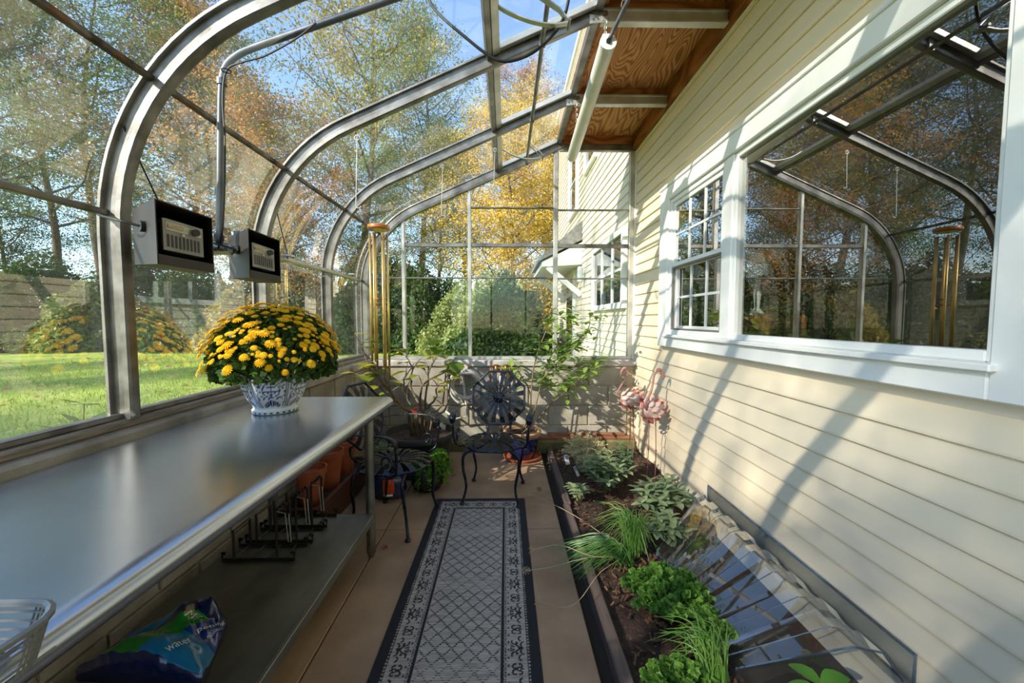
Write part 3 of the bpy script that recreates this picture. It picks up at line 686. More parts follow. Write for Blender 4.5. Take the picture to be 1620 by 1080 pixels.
# ---- the farther wing of the house
hw = thing('house_wing', 'cream house wing with a door hood beyond the back glass', 'building', (1.4, 7, 0))
MB().box((1.318, 4.06, -.3), (2.2, 9.8, 6.4)).build('wall_core', SIDING2, hw)
inv = root_matrix(hw).inverted(); bm = MB().prism([(1.318, 4.06, .1), (1.311, 4.06, .1), (1.297, 4.06, .008), (1.297, 4.06, 0), (1.304, 4.06, -.003), (1.318, 4.06, 0)], (0, 5.74, 0)).mesh('board', inv)
for k in range(62):
    b = link('board', bm, SIDING2, hw); b.location = (0, 0, .15 + k*.1)
DGLASS = mat('dark_window_glass', lin(34, 40, 46), None, rough=.03, spec=1.0, coat=1.0)
def wing_window(y0, y1, z0, z1, nv, nh):
    w = frame_rect(MB(), 1.25, 1.33, y0, y1, z0, z1, .07).build('window', WHITE, hw)
    MB().box((1.285, y0 + .07, z0 + .07), (1.292, y1 - .07, z1 - .07)).build('pane', DGLASS, w)
    for i in range(1, nv): MB().box((1.272, y0 + (y1-y0)*i/nv - .025, z0 + .07), (1.296, y0 + (y1-y0)*i/nv + .025, z1 - .07)).build('muntin', WHITE, w)
    for i in range(1, nh): MB().box((1.276, y0 + .07, z0 + (z1-z0)*i/nh - .015), (1.294, y1 - .07, z0 + (z1-z0)*i/nh + .015)).build('muntin', WHITE, w)
wing_window(4.22, 5.75, 1.42, 2.30, 3, 2); wing_window(5.65, 6.45, 3.6, 4.9, 1, 2); wing_window(7.1, 8.0, 3.25, 4.5, 1, 2)
MB().bbox((1.27, 7.35, .25), (1.33, 8.3, 2.28), .01).build('door', WHITE, hw)
MB().box((1.262, 7.5, .5), (1.275, 8.15, 2.1)).build('door_glass', DGLASS, hw)
hood = MB().prism([(1.31, 6.75, 2.62), (.62, 6.75, 2.28), (.62, 6.75, 2.20), (1.31, 6.75, 2.24)], (0, 1.95, 0)).build('door_hood', WHITE, hw)
MB().prism([(1.31, 6.72, 2.98), (.56, 6.72, 2.34), (.56, 6.72, 2.29), (1.31, 6.72, 2.66)], (0, 2.02, 0)).build('hood_roof', mat('grey_shingle', lin(150, 148, 140), lin(120, 118, 112), rough=.9, scale=20), hood)
for y in (6.82, 8.56): MB().strip([(.72, y, 2.2), (1.30, y, 1.72)], (0, 1, 0), .09, .09).build('bracket', WHITE, hood)
MB().lathe([(.03, -.12), (.05, -.1), (.05, .1), (.035, .14)], (1.22, 6.45, 2.02), 10).build('wall_lantern', mat('lantern_frost', lin(220, 220, 214), None, rough=.3), hw)
MB().box((1.27, 4.0, 6.2), (1.5, 9.9, 6.3)).build('eave', WHITE, hw)
# ================================================================ TABLE
t = thing('work_table', 'long stainless steel work table with lower shelf along the left glass', 'table', (-.98, 1.23, 0))
y0, y1 = .30, 2.165
prof = [(-1.33, .866), (-1.325, .872), (-.668, .872)] + [(-.655 + .030*math.cos(R(a)), .842 + .030*math.sin(R(a))) for a in (75, 55, 35, 15, 0, -15, -35)] + [(-.64, .816), (-.655, .812), (-.665, .822), (-1.32, .835)]
MB().prism([(x, y0, z) for x, z in prof], (0, y1 - y0, 0)).build('table_top', STEEL, t, auto=30)
MB().bbox((-1.32, y1 - .006, .822), (-.66, y1 + .004, .870), .004).build('end_hem', STEEL, t)
sh = MB().bbox((-1.27, .36, .243), (-.72, 2.075, .25), .002).bbox((-.722, .36, .208), (-.712, 2.075, .251), .003).bbox((-1.27, 2.068, .208), (-.72, 2.078, .251), .003).build('shelf', GALV, t)
for x in (-1.265, -.738):
    for y in (.42, 2.095):
        l = MB().lathe([(.0235, .07), (.0235, .835)], (x, y, 0), 16).build('leg', TUBESTEEL, t, auto=40)
        MB().lathe([(.012, 0), (.017, .006), (.019, .02), (.025, .028), (.025, .07)], (x, y, 0), 16).build('foot', TUBESTEEL, l, auto=40)

# wire-mesh basket at the near corner of the table
t = thing('wire_basket', 'grey wire-mesh basket at the near corner of the steel table', 'basket', (-.72, .40, .872))
CAGE = mat('grey_wire', lin(128, 130, 126), None, rough=.4, metal=.3)
def rrect(cx, cy, w, h, r, z, n=5):
    pts = []
    for (sx, sz, a0) in ((1, 1, 0), (-1, 1, 90), (-1, -1, 180), (1, -1, 270)):
        pts += [(cx + sx*(w - r) + r*math.cos(R(a0 + 90*i/n)), cy + sz*(h - r) + r*math.sin(R(a0 + 90*i/n)), z) for i in range(n+1)]
    return pts
for k in range(6):
    z = .876 + k*.0105
    MB().tube(rrect(-.72, .39, .150 - .002*(5-k), .115 - .002*(5-k), .045, z), .0017 if k < 5 else .005, 6, closed=True).build('rim' if k == 5 else 'mesh_ring', CAGE, t)
top, bot = rrect(-.72, .39, .150, .115, .045, .929, 12), rrect(-.72, .39, .140, .105, .045, .876, 12)
for a_, b_ in zip(top, bot): MB().tube([a_, b_], .0017, 4).build('mesh_wire', CAGE, t)
for k in range(13): MB().tube([(-.855 + .0225*k, .285, .876), (-.855 + .0225*k, .495, .876)], .0017, 4).build('mesh_wire', CAGE, t)
MB().tube(spline([(-.8, .27, .929), (-.78, .36, .965), (-.74, .44, .95), (-.73, .5, .929)], 4), .004, 6).build('handle', CAGE, t)

# ================================================================ POTTED MUMS
PC = Vector((-1.075, 1.83, .872))
t = thing('potted_chrysanthemum', 'yellow chrysanthemum dome in a blue and white pot on the steel table', 'potted plant', PC)
prof = [(.088, 0), (.094, .004), (.096, .018), (.088, .026), (.094, .04), (.112, .07), (.127, .105), (.138, .14), (.146, .175), (.154, .19), (.153, .197), (.146, .198), (.140, .188)]
NT, sub = 216, 5; pp = []
for a, b in zip(prof, prof[1:]):
    for k in range(sub): pp.append((a[0] + (b[0]-a[0])*k/sub, a[1] + (b[1]-a[1])*k/sub))
pp.append(prof[-1]); vs = []; ink = []
fr_ = math.atan2(-1.83, 1.075) - .13
for (r, z) in pp:
    for k in range(NT):
        a = 2*math.pi*k/NT; h6 = 1 + .022*math.cos(6*(a - fr_ - math.pi/6)) * (1 if z > .03 else .3)
        vs.append((PC.x + r*h6*math.cos(a), PC.y + r*h6*math.sin(a), PC.z + z))
        ph = ((a - fr_ + math.pi/6) % (math.pi/3)) - math.pi/6        # angle inside one of six panels
        u = ph*r; w = z - .118; i_ = 0.0
        if .036 < z < .178:
            edge = math.pi/6 - abs(ph)
            if abs(edge*r - .010) < .0016 or abs(edge*r - .003) < .001: i_ = 1
            elif edge*r > .012:
                d = math.hypot(u, w*1.02)
                if d < .036:
                    if d > .0305: i_ = 1
                    elif abs(u) < .0028 and abs(w) < .03: i_ = 1
                    elif abs(abs(w) - .0045) < .002 and abs(u) < .034: i_ = 1
                    elif abs(d - .019) < .0024 and abs(w) > .009: i_ = 1
                    elif abs(abs(w) - .0165) < .002 and abs(u) < .017: i_ = 1
                elif d > .041 and z > .075:
                    q = math.sin(u*210 + 5*math.sin(w*95)) + math.sin(w*230 + 4*math.sin(u*120 + 1))
                    if q > .35: i_ = 1
                elif z <= .075:
                    for s in (-1, 0, 1):
                        du, dw = u - s*.016, w + .062 - abs(s)*-.004
                        c, sn = math.cos(s*.7), math.sin(s*.7); ru, rw = du*c + dw*sn, -du*sn + dw*c
                        if (ru/.009)**2 + (rw/.019)**2 < 1 and abs(ru) > .001: i_ = 1
        elif z >= .184: i_ = 1 if z > .19 else 0
        elif .178 < z < .181 or (.006 < z < .014 and math.sin(a*24) > .2): i_ = 1
        ink.append(i_)
fs = []
for i in range(len(pp)-1):
    for k in range(NT):
        k2 = (k+1) % NT; fs.append((i*NT+k, i*NT+k2, (i+1)*NT+k2, (i+1)*NT+k))
fs.append(tuple(range(NT-1, -1, -1)))
po = MB().add(vs, fs).build('pot', attr_mat('blue_white_porcelain', lin(226, 232, 236), lin(30, 44, 116), rough=.12, coat=.5), t, smooth=True)
at_ = po.data.attributes.new('ink', 'FLOAT', 'POINT'); at_.data.foreach_set('value', np.array(ink, np.float32))
MB().lathe([(.001, .18), (.14, .178)], PC, 20, cap=False).build('potting_soil', SOIL, t)
DC = PC + Vector((.008, 0, .235)); rng = np.random.default_rng(4)
st = MB()
for k in range(70):
    a = rng.uniform(0, 6.28); e = math.asin(rng.uniform(.05, 1)); d = Vector((math.cos(a)*math.cos(e)*.25, math.sin(a)*math.cos(e)*.25, math.sin(e)*.25))
    st.tube(spline([PC + Vector((d.x*.2, d.y*.2, .17)), PC + Vector((d.x*.7, d.y*.7, .21)), DC + d*.95], 3), .0022, 4)
o = st.build('stem', GSTEM, t); o['kind'] = 'stuff'
n = 6500; d = rng.normal(size=(n, 3)); d /= np.linalg.norm(d, axis=1)[:, None]; d[:, 2] = np.where(d[:, 2] < -.42, -d[:, 2], d[:, 2])
C = d*(rng.uniform(.5, 1, n)**.35)[:, None]*np.array([.258, .258, .245]) + np.array(DC); U, V = rand_leaves(C, .03, rng, .1)
keep = C[:, 2] > PC.z + .165; keep &= (C[:, 2] > PC.z + .2 + rng.uniform(0, .02, n)) | (np.hypot(C[:, 0] - PC.x, C[:, 1] - PC.y) > .175)
me = quads_mesh('foliage', C[keep] - np.array(PC), U[keep]*1.0, V[keep]*1.4, rng.random(int(keep.sum())))
o = link('foliage', me, leaf_mat('mum_leaves', lin(40, 66, 26), lin(96, 128, 52)), t); o['kind'] = 'stuff'
fm = MB(); PET = 14
for lay, (r, z, dr) in enumerate(((.0165, 0, .2), (.0115, .003, .5))):
    b = len(fm.v); fm.v.append((0, 0, z + .001))
    for k in range(PET*2):
        a = math.pi*k/PET + lay*.2; rr = r*(1 if k % 2 == 0 else .72); fm.v.append((rr*math.cos(a), rr*math.sin(a), z - .002*dr + (.0025 if k % 2 else 0)))
    for k in range(PET*2): fm.f.append((b, b + 1 + k, b + 1 + (k+1) % (PET*2)))
YEL = leaf_mat('yellow_petals', lin(244, 194, 18), lin(254, 216, 50), .25, .6, attr=False)
flower_me = fm.mesh('flower'); flower_me.materials.append(YEL)
eye = MB().lathe([(.0055, 0), (.004, .003), (.0005, .004)], (0, 0, .003), 8).mesh('flower_eye'); eye.materials.append(mat('mum_eye', lin(214, 140, 12), None, rough=.8))
k = 0; golden = math.pi*(3 - math.sqrt(5)); NF = 270
while k < NF:
    zz = 1 - (k + .5)/NF*1.12; a = k*golden + rng.normal(0, .12)
    if zz < .15 and rng.random() < .45: k += 1; continue
    rr = math.sqrt(max(0, 1 - zz*zz)); dv = Vector((math.cos(a)*rr, math.sin(a)*rr, zz)); pos = DC + Vector((dv.x*.278, dv.y*.278, dv.z*.268))*rng.uniform(.95, 1.03)
    o = link('flower', flower_me, None, t); s = rng.uniform(.85, 1.55)
    up = (dv*1.0 + Vector((0, 0, .5))).normalized(); M = up.to_track_quat('Z', 'Y').to_matrix().to_4x4()
    o.matrix_basis = Matrix.Translation(pos - PC) @ M @ Matrix.Rotation(rng.uniform(0, 6), 4, 'Z') @ Matrix.Scale(s, 4); k += 1

sv = []; sf = []
for j in range(330):
    zz = rng.uniform(.05, 1); a = rng.uniform(0, 6.283); rr = math.sqrt(max(0, 1 - zz*zz)); dv = Vector((math.cos(a)*rr, math.sin(a)*rr, zz)); c_ = DC + Vector((dv.x*.272, dv.y*.272, dv.z*.262))*rng.uniform(.95, 1.02)
    M = Matrix.Translation(c_) @ (dv + Vector((0, 0, .5))).normalized().to_track_quat('Z', 'Y').to_matrix().to_4x4() @ Matrix.Scale(rng.uniform(.4, .75), 4); b = len(sv)
    sv += [M @ v.co for v in flower_me.vertices]; sf += [tuple(b + i for i in p.vertices) for p in flower_me.polygons]
tag(MB().add(sv, sf).build('small_flower', YEL, t), kind='stuff')

# ================================================================ HEATERS on the hanging rail
rail = thing('hanging_rail', 'aluminium rail on thin wires carrying the two heaters', 'rail', (-1.31, 2.4, 1.66))
MB().bbox((-1.33, 1.53, 1.645), (-1.29, 3.55, 1.652), .002).bbox((-1.332, 1.53, 1.645), (-1.326, 3.55, 1.678), .002).build('angle_bar', ALU2, rail)
for (tx, ty, tz, by) in ((-1.345, 1.44, 1.98, 1.56), (-1.33, 2.28, 2.06, 2.40), (-1.33, 3.12, 2.03, 3.40)):
    MB().tube([(tx, ty, tz), (-1.31, by, 1.69), (-1.31, by, 1.665)], .0028, 5).build('hanger_wire', CABLE, rail)
    MB().tube(arc((-1.31, by, 1.672), .009, 0, 330, 10, 'xz'), .002, 5).build('wire_loop', ALU2, rail)
for by in (2.42, 3.40): MB().bbox((-1.335, by - .03, 1.676), (-1.285, by + .02, 1.69), .003).build('clip', ALU2, rail)
MB().strip([(-1.31, 2.35, 1.645), (-1.27, 2.6, 1.60), (-1.29, 2.9, 1.605)], (1, 0, 0), .006, .006).build('brace', ALU2, rail)

HGREY = mat('heater_charcoal', lin(92, 92, 88), lin(74, 74, 72), rough=.45, scale=8)
def heater(F1, F2, B1, zt, h, zback, label, lit):
    t = thing('heater_unit', label, 'heater', (F1[0], F1[1], zt - h), 0, 'electric heaters hung by the glass')
    F1, F2, B1 = Vector((*F1, 0)), Vector((*F2, 0)), Vector((*B1, 0)); ev, dv = F2 - F1, B1 - F1
    def m(s, q, w): p = F1 + ev*s + dv*q; p.z = (zt - h) + h*w + zback*q; return p
    def slab(a, b, nm, mt, par=t, c=False):
        mb = MB().box((0, 0, 0), (1, 1, 1)); mb.v = [tuple(m(a[0] + (b[0]-a[0])*x, a[1] + (b[1]-a[1])*y, a[2] + (b[2]-a[2])*z)) for x, y, z in mb.v]
        return mb.build(nm, mt, par)
    slab((0, 0, 0), (.018, 1, 1), 'side_panel', BROWNSHEET); slab((.982, 0, 0), (1, 1, 1), 'side_panel', BROWNSHEET)
    slab((.018, 0, .98), (.982, 1, 1), 'top_panel', BROWNSHEET); slab((.018, .98, 0), (.982, 1, 1), 'back_panel', BROWNSHEET); slab((.018, 0, 0), (.982, 1, .02), 'bottom_panel', BROWNSHEET)
    slab((.018, -.004, 0), (.982, .006, .16), 'front_lip', BROWNSHEET)
    # rounded heater body
    mb = MB(); n = 20; prof = []
    for i in range(n):
        a = 2*math.pi*i/n; c, s_ = math.cos(a), math.sin(a)
        prof.append((.47 + .38*math.copysign(abs(c)**.35, c), .50 + .28*math.copysign(abs(s_)**.35, s_)))
    rings = [(.12, .90), (.06, .97), (.10, 1), (.75, .98), (.8, .8)]
    vs = []
    for q, k in ((.10, .90), (.06, .96), (.09, 1), (.7, 1), (.78, .86)):
        vs += [m(.47 + (s - .47)*k, q, .50 + (w - .50)*k) for s, w in prof]
    fs = [tuple(range(n))] + [(i*n+k, (i+1)*n+k, (i+1)*n+(k+1) % n, i*n+(k+1) % n) for i in range(4) for k in range(n)] + [tuple(4*n + k for k in range(n-1, -1, -1))]
    body = MB().add(vs, fs).build('heater_body', HGREY, t, auto=40)
    face = slab((.12, .035, .25), (.82, .09, .75), 'face_plate', GREYPLASTIC)
    slab((.17, .03, .58), (.78, .05, .70), 'control_strip', mat('heater_silver', lin(176, 172, 158), None, rough=.35, metal=.5) if 'heater_silver' not in bpy.data.materials else bpy.data.materials['heater_silver'], face)
    slab((.20, .024, .61), (.46, .035, .68), 'name_plate', bpy.data.materials.get('heater_tan') or mat('heater_tan', lin(188, 170, 128), lin(150, 132, 96), rough=.5, scale=60, stretch=(1, 1, 4)), face)
    for k in range(9): slab((.185 + k*.066, .030, .31), (.185 + k*.066 + .032, .05, .51), 'slot', CABLE, face)
    kc = m(.665, .02, .64); ax = (m(.665, -.06, .64) - kc).normalized()
    MB().tube([kc - ax*.004, kc + ax*.014], .011, 14).build('knob', BLACKP, face)
    MB().tube([m(.45, .04, .545), m(.45, .015, .545)], .0045, 8).build('pilot_light', ALU2, face)
    g = m(-.01, .42, .62); MB().tube([g, g + Vector((-.006, -.012, 0))], .017, 14).build('cable_gland', BLACKP, t)
    MB().tube(spline([g + Vector((-.006, -.012, 0)), g + Vector((-.05, -.03, .012)), g + Vector((-.12, -.005, .03)), g + Vector((-.17, .03, .045))], 5), .004, 6).build('power_cord', CABLE, t)
    MB().bbox(tuple(m(.1, .9, 1)), tuple(m(.1, .9, 1) + Vector((.03, .02, .03))), .003).build('hanger_lug', IRON, t)
heater((-1.0, 1.153), (-1.0, 1.373), (-1.285, 1.392), 1.645, .186, .03, 'nearer dark metal heater box hung by the left glass', True)
heater((-.975, 1.52), (-.99, 1.755), (-1.27, 1.84), 1.645, .186, .03, 'farther dark metal heater box beside the conduit', False)

# conduit, its cover box and a thin cord
t = thing('electrical_conduit', 'grey metal conduit running down from the roof to the heaters', 'conduit', (-1.22, 1.66, 1.6))
Yc = 1.66
cp = [at(347, 388, 'y', Yc), at(348, 300, 'y', Yc), at(349, 190, 'y', Yc), at(351, 130, 'y', Yc), at(357, 106, 'y', Yc), at(372, 90, 'y', Yc), at(400, 76, 'y', Yc), at(500, 41, 'y', Yc), at(640, -8, 'y', Yc), at(800, -65, 'y', Yc)]
MB().tube(spline(cp, 5), .0135, 10).build('pipe', CONDUIT, t, smooth=True)
for q in (cp[0] + Vector((0, 0, .03)), cp[3]): MB().tube([q - Vector((0, 0, .012)), q + Vector((0, 0, .012))], .018, 12).build('coupling', CONDUIT, t)
MB().bbox((cp[0].x - .055, Yc - .02, cp[0].z - .038), (cp[0].x + .06, Yc + .02, cp[0].z + .002), .012, ).build('cover_box', ALU2, t)
MB().bbox((cp[0].x - .03, Yc - .024, cp[0].z - .028), (cp[0].x + .035, Yc - .018, cp[0].z - .010), .004).build('cover_plate', bpy.data.materials['heater_tan'], t)
MB().tube([cp[0] + Vector((.05, 0, -.018)), cp[0] + Vector((.09, .02, -.03))], .012, 10).build('connector', BLACKP, t)
pts = [at(345, 395, 'y', 1.63), at(353, 350, 'y', 1.63), at(356, 230, 'y', 1.63), at(352, 160, 'y', 1.63), at(358, 112, 'y', 1.63), at(385, 98, 'y', 1.63), at(420, 88, 'y', 1.63), at(470, 60, 'y', 1.63), at(500, 36, 'y', 1.63)]
MB().tube(spline(pts, 5), .0035, 5).build('cord', CABLE, t)
for q in (pts[0], pts[4]): MB().tube(arc((q.x, q.y, q.z), .016, 0, 360, 12, 'xy'), .0025, 5).build('cable_tie', CABLE, t)

# ================================================================ WIND CHIME
cx, cy, cz = -1.025, 3.22, 2.035; ck = 1.4
t = thing('wind_chime', 'gold tubular wind chime hanging under a round cherry disc', 'wind chime', (cx, cy, cz))
MB().lathe([(.055*ck, -.018), (.063*ck, -.008), (.064*ck, .006), (.06*ck, .018), (.04*ck, .02)], (cx, cy, cz), 28).build('disc', CHERRY, t, auto=40)
ends = [.80, .86, .885, .93, .96, .83]
for k in range(6):
    a = R(60*k + 12); x, y = cx + .048*ck*math.cos(a), cy + .048*ck*math.sin(a)
    tb = MB().tube([(x, y, ends[k]), (x, y, 1.985)], .0092, 12).build('chime_tube', BRASSY, t, smooth=True)
    MB().tube([(x, y, 1.98), (x, y, 2.02)], .0012, 4).build('string', CABLE, tb)
for z in (1.42, 1.465): MB().lathe([(.034, -.008), (.039, 0), (.034, .008)], (cx, cy, z), 20).build('striker', CHERRY, t, auto=40)
MB().tube([(cx, cy, 1.38), (cx, cy, 2.02)], .0012, 4).build('striker_string', CABLE, t)
for k in range(3):
    a = R(120*k); MB().tube([(cx + .07*math.cos(a), cy + .07*math.sin(a), cz + .015), (cx, cy, cz + .15)], .001, 4).build('hanging_cord', CABLE, t)
MB().tube([(cx, cy, cz + .15), (cx, cy, zs(cx) - .02)], .001, 4).build('hanging_cord', CABLE, t)

# ================================================================ FLUORESCENT TUBE LIGHT
A, B = Vector((.552, 2.20, 2.785)), Vector((.556, 3.36, 2.655)); dv = (B - A).normalized()
t = thing('tube_light', 'white tubular shop light hanging on chains below the plywood ceiling', 'light fixture', A)
n_ = 20
MB().tube([A, A + dv*.012, B - dv*.012, B], [.040, .043, .043, .036], n_).build('diffuser', mat('frosted_white_tube', lin(236, 234, 226), lin(222, 218, 206), rough=.35, scale=6), t, smooth=True)
MB().tube([A - dv*.02, A + dv*.004], .045, n_).build('end_cap', WHITE, t, auto=40)
sq = MB().bbox((-.03, -.012, .02), (.03, .05, .05), .004, Matrix.Translation(A)); sq.build('housing_end', WHITE, t)
MB().tube([A - dv*.03, A + Vector((0, 0, -.005))], .013, 10).build('cord_nut', CABLE, t)
MB().tube(spline([A - dv*.02 + Vector((.005, 0, .01)), A + Vector((.03, -.06, .06)), A + Vector((.09, -.2, .16)), A + Vector((.13, -.32, .24))], 4), .011, 8).build('conduit_rod', CONDUIT, t, smooth=True)
def chain(mb, a, b, n, r=.008):
    d = (b - a)/n; u = d.normalized(); s = u.orthogonal().normalized(); w = u.cross(s)
    for k in range(n):
        c = a + d*(k + .5); e = s if k % 2 else w
        mb.tube([c + u*(math.cos(q)*d.length*.68) + e*(math.sin(q)*r) for q in [2*math.pi*i/8 for i in range(8)]], .0018, 4, closed=True)
    return mb
chain(MB(), Vector((.56, 2.28, ZR - .11)), A + dv*.06 + Vector((-.0, 0, .042)), 9).build('chain', ALU2, t)
chain(MB(), Vector((.545, 3.12, ZR - .11)), A + dv*.93 + Vector((0, 0, .04)), 13).build('chain', ALU2, t)
chain(MB(), A + Vector((.05, -.1, .12)), A + Vector((.08, -.22, .235)), 6, .01).build('chain', ALU2, t)
MB().tube([B + Vector((0, 0, -.02)), B + Vector((-.03, .06, -.1)), B + Vector((-.05, .1, -.25))], .001, 4).build('pull_cord', WHITE, t)

# ================================================================ ROOF HARDWARE
rod = thing('vent_rod', 'grey operating rod running along under the roof vents', 'rod', (.2, 1, 2.82))
xr_ = .205; MB().tube([(xr_, YN + .1, zs(xr_) - .075), (xr_, 3.94, zs(xr_) - .075)], .0125, 10).build('shaft', ALU, rod, smooth=True)
for y in RIBS[:7]: MB().bbox((xr_ - .018, y - .03, zs(xr_) - .09), (xr_ + .018, y - .012, zs(xr_) - .02), .003).build('bearing', ALU, rod)
def vent_arm(pts, brace, Y, label):
    a = thing('vent_operator', label, 'vent operator', at(*pts[1], 'y', Y), 0, 'roof vent arms')
    q = spline([at(x, y, 'y', Y) for x, y in pts], 5); MB().strip(q, (0, 1, 0), .026, .006).build('curved_bar', ALU2, a)
    for b in brace: MB().strip([at(x, y, 'y', Y + .02) for x, y in b], (0, 1, 0), .034 if Y < 2.2 else .012, .006).build('lever_bar', ALU2, a)
    e = at(*pts[-1], 'y', Y); MB().tube([e - Vector((0, .03, 0)), e + Vector((0, .035, 0))], .008, 8).build('pivot_pin', ALU, a)
vent_arm([(770, -12), (790, 12), (830, 31), (870, 40), (900, 37)], [[(850, -8), (885, 16), (901, 36)]], 1.95, 'curved steel roof vent arm above the looping cable')
vent_arm([(795, 236), (815, 247), (838, 252), (859, 249)], [[(838, 224), (860, 246)], [(837, 230), (859, 250)]], 3.55, 'small curved roof vent arm by the back wall')
cb = MB().tube(spline([at(x, y, 'y', 1.98) for x, y in ((672, -20), (683, 8), (700, 28), (735, 58), (765, 82), (790, 96), (815, 95), (845, 82), (875, 55), (893, 25), (901, -8))], 5), .0075, 8).build('loose_cable', CABLE, smooth=True)
tag(cb, 'black cable looping loosely under the roof panes', 'cable')
for k, (x, ya, yb_, Y, lab) in enumerate(((700, 266, 338, 3.14, 'long wire hook hanging left of the plywood ceiling'), (783, 240, 292, 3.14, 'straight hanging wire right of the long hook'), (565, 222, 325, 2.3, 'thin wire hook hanging near the second rib'))):
    a, b = at(x, ya, 'y', Y), at(x - 2, yb_, 'y', Y)
    h = MB().tube([a + Vector((0, 0, .03)), a, b] + arc((b.x + .014, b.y, b.z), .014, 180, 350, 6, 'xz')[1:], .0028, 5)
    h.tube(arc((a.x, a.y, a.z + .015), .014, 0, 330, 10, 'xz'), .003, 5)
    tag(h.build('hanging_hook', ALU2), lab, 'hook', 'wire hooks hanging from the ribs')

# ================================================================ RUNNER RUG
RX0, RX1, RY0, RY1 = -.497, .133, .55, 2.775
W_, L_ = RX1 - RX0, RY1 - RY0; cell = .0031; nu, nv = int(W_/cell), int(L_/cell)
uu, vv = np.meshgrid((np.arange(nu+1))/nu*W_, (np.arange(nv+1))/nv*L_)
du = np.minimum(uu, W_ - uu); dvv = np.minimum(vv, L_ - vv); d = np.minimum(du, dvv)          # distance from the edge
along = np.where(du < dvv, vv, uu)
ink = np.zeros_like(d); ink[d < .030] = 1
m1 = (d >= .030) & (d < .054); ink[m1] = ((np.abs(d[m1] - .034) < .0025) | ((np.hypot((along[m1] % .015) - .0075, d[m1] - .0445) > .0042) & (d[m1] < .051))).astype(float)
m2 = (d >= .118) & (d < .155); ink[m2] = ((np.abs(d[m2] - .151) < .003) | (np.abs(d[m2] - .144) < .002) | ((d[m2] > .128) & (d[m2] < .142) & (np.abs(np.hypot((along[m2] % .018) - .009, d[m2] - .135) - .006) > .0022)) | ((d[m2] < .126) & (np.abs((along[m2] % .036) - .018) < .005) & (d[m2] > .119))).astype(float)
def strokes(segs, a, b, w):
    best = np.full(a.shape, 9.0)
    for poly in segs:
        for (p, q) in zip(poly, poly[1:]):
            px0, py0, px1, py1 = p[0], p[1], q[0], q[1]; ex, ey = px1-px0, py1-py0; L2 = ex*ex + ey*ey + 1e-12
            t_ = np.clip(((a-px0)*ex + (b-py0)*ey)/L2, 0, 1); best = np.minimum(best, np.hypot(a-px0-t_*ex, b-py0-t_*ey))
    return best < w
cur = lambda c, r, a0, a1, n=6: [(c[0] + r*math.cos(R(a0 + (a1-a0)*i/n)), c[1] + r*math.sin(R(a0 + (a1-a0)*i/n))) for i in range(n+1)]
big = [[(0, -.016), (0, -.004)], cur((.022, -.012), .018, 180, 70), cur((.030, .012), .012, 250, 60), cur((.02, .012), .024, 190, 110), cur((.045, -.016), .012, 150, 20), [(.006, .014), (.012, .026)], cur((.016, -.026), .014, 120, 20)]
sml = [cur((.012, .012), .010, 200, -20), cur((.014, -.006), .008, 150, 380), [(0, -.018), (0, -.010)], cur((.0, .0), .006, 0, 180)]
m3 = (d >= .056) & (d < .117); PER = .187; Ls = np.where(du < dvv, L_, W_)[m3]
al = along[m3] - Ls/2; bb = d[m3] - .0865
aa = np.abs(((al + PER/2) % PER) - PER/2); s1 = strokes(big, aa, bb, .0036) | (np.hypot(aa, bb + .016) < .0065)
a2 = np.abs((al % PER) - PER/2); s2 = strokes(sml, a2, bb, .0034)
ink[m3] = (s1 | s2).astype(float)
m4 = d >= .156; DU, DV = .066, .074
p_ = (uu - W_/2)/DU; q_ = (vv - L_/2)/DV
f1, f2 = (p_ + q_) % 1, (p_ - q_) % 1; dash = ((q_ * 8) % 1 < .6)
lines = (np.minimum(f1, 1-f1) < .07) | (np.minimum(f2, 1-f2) < .07)
ink[m4] = (lines & dash & (np.minimum(f1, 1-f1) + np.minimum(f2, 1-f2) > .02))[m4].astype(float)
hz = .0055 + .0007*np.sin(vv*1200)
co = np.stack([RX0 + uu, RY0 + vv, hz], -1).reshape(-1, 3)
idx = np.arange((nu+1)*(nv+1)).reshape(nv+1, nu+1); q4 = np.stack([idx[:-1, :-1], idx[:-1, 1:], idx[1:, 1:], idx[1:, :-1]], -1).reshape(-1, 4)
me = bpy.data.meshes.new('runner_rug'); me.vertices.add(len(co)); me.vertices.foreach_set('co', co.reshape(-1).astype(np.float32))
nq = len(q4); me.loops.add(nq*4); me.loops.foreach_set('vertex_index', q4.reshape(-1).astype(np.int32)); me.polygons.add(nq)
me.polygons.foreach_set('loop_start', np.arange(0, nq*4, 4, dtype=np.int32)); me.polygons.foreach_set('loop_total', np.full(nq, 4, np.int32))
a_ = me.attributes.new('ink', 'FLOAT', 'POINT'); a_.data.foreach_set('value', ink.reshape(-1).astype(np.float32)); me.update(); me.validate()
rug = thing('runner_rug', 'grey woven runner rug with black scroll border and diamond lattice', 'rug', (-.18, 1.66, 0))
o = link('weave', me, attr_mat('woven_rug', lin(186, 176, 164), lin(34, 34, 38), rough=.95, c_noise=lin(142, 132, 122), nscale=110, nst=(.12, 1.6, 1), bump=.5), rug); o.location = (.18, -1.66, 0)
MB().bbox((RX0 - .002, RY0 - .002, .0005), (RX1 + .002, RY1 + .002, .0047), .001).build('backing', BLACKP, rug)
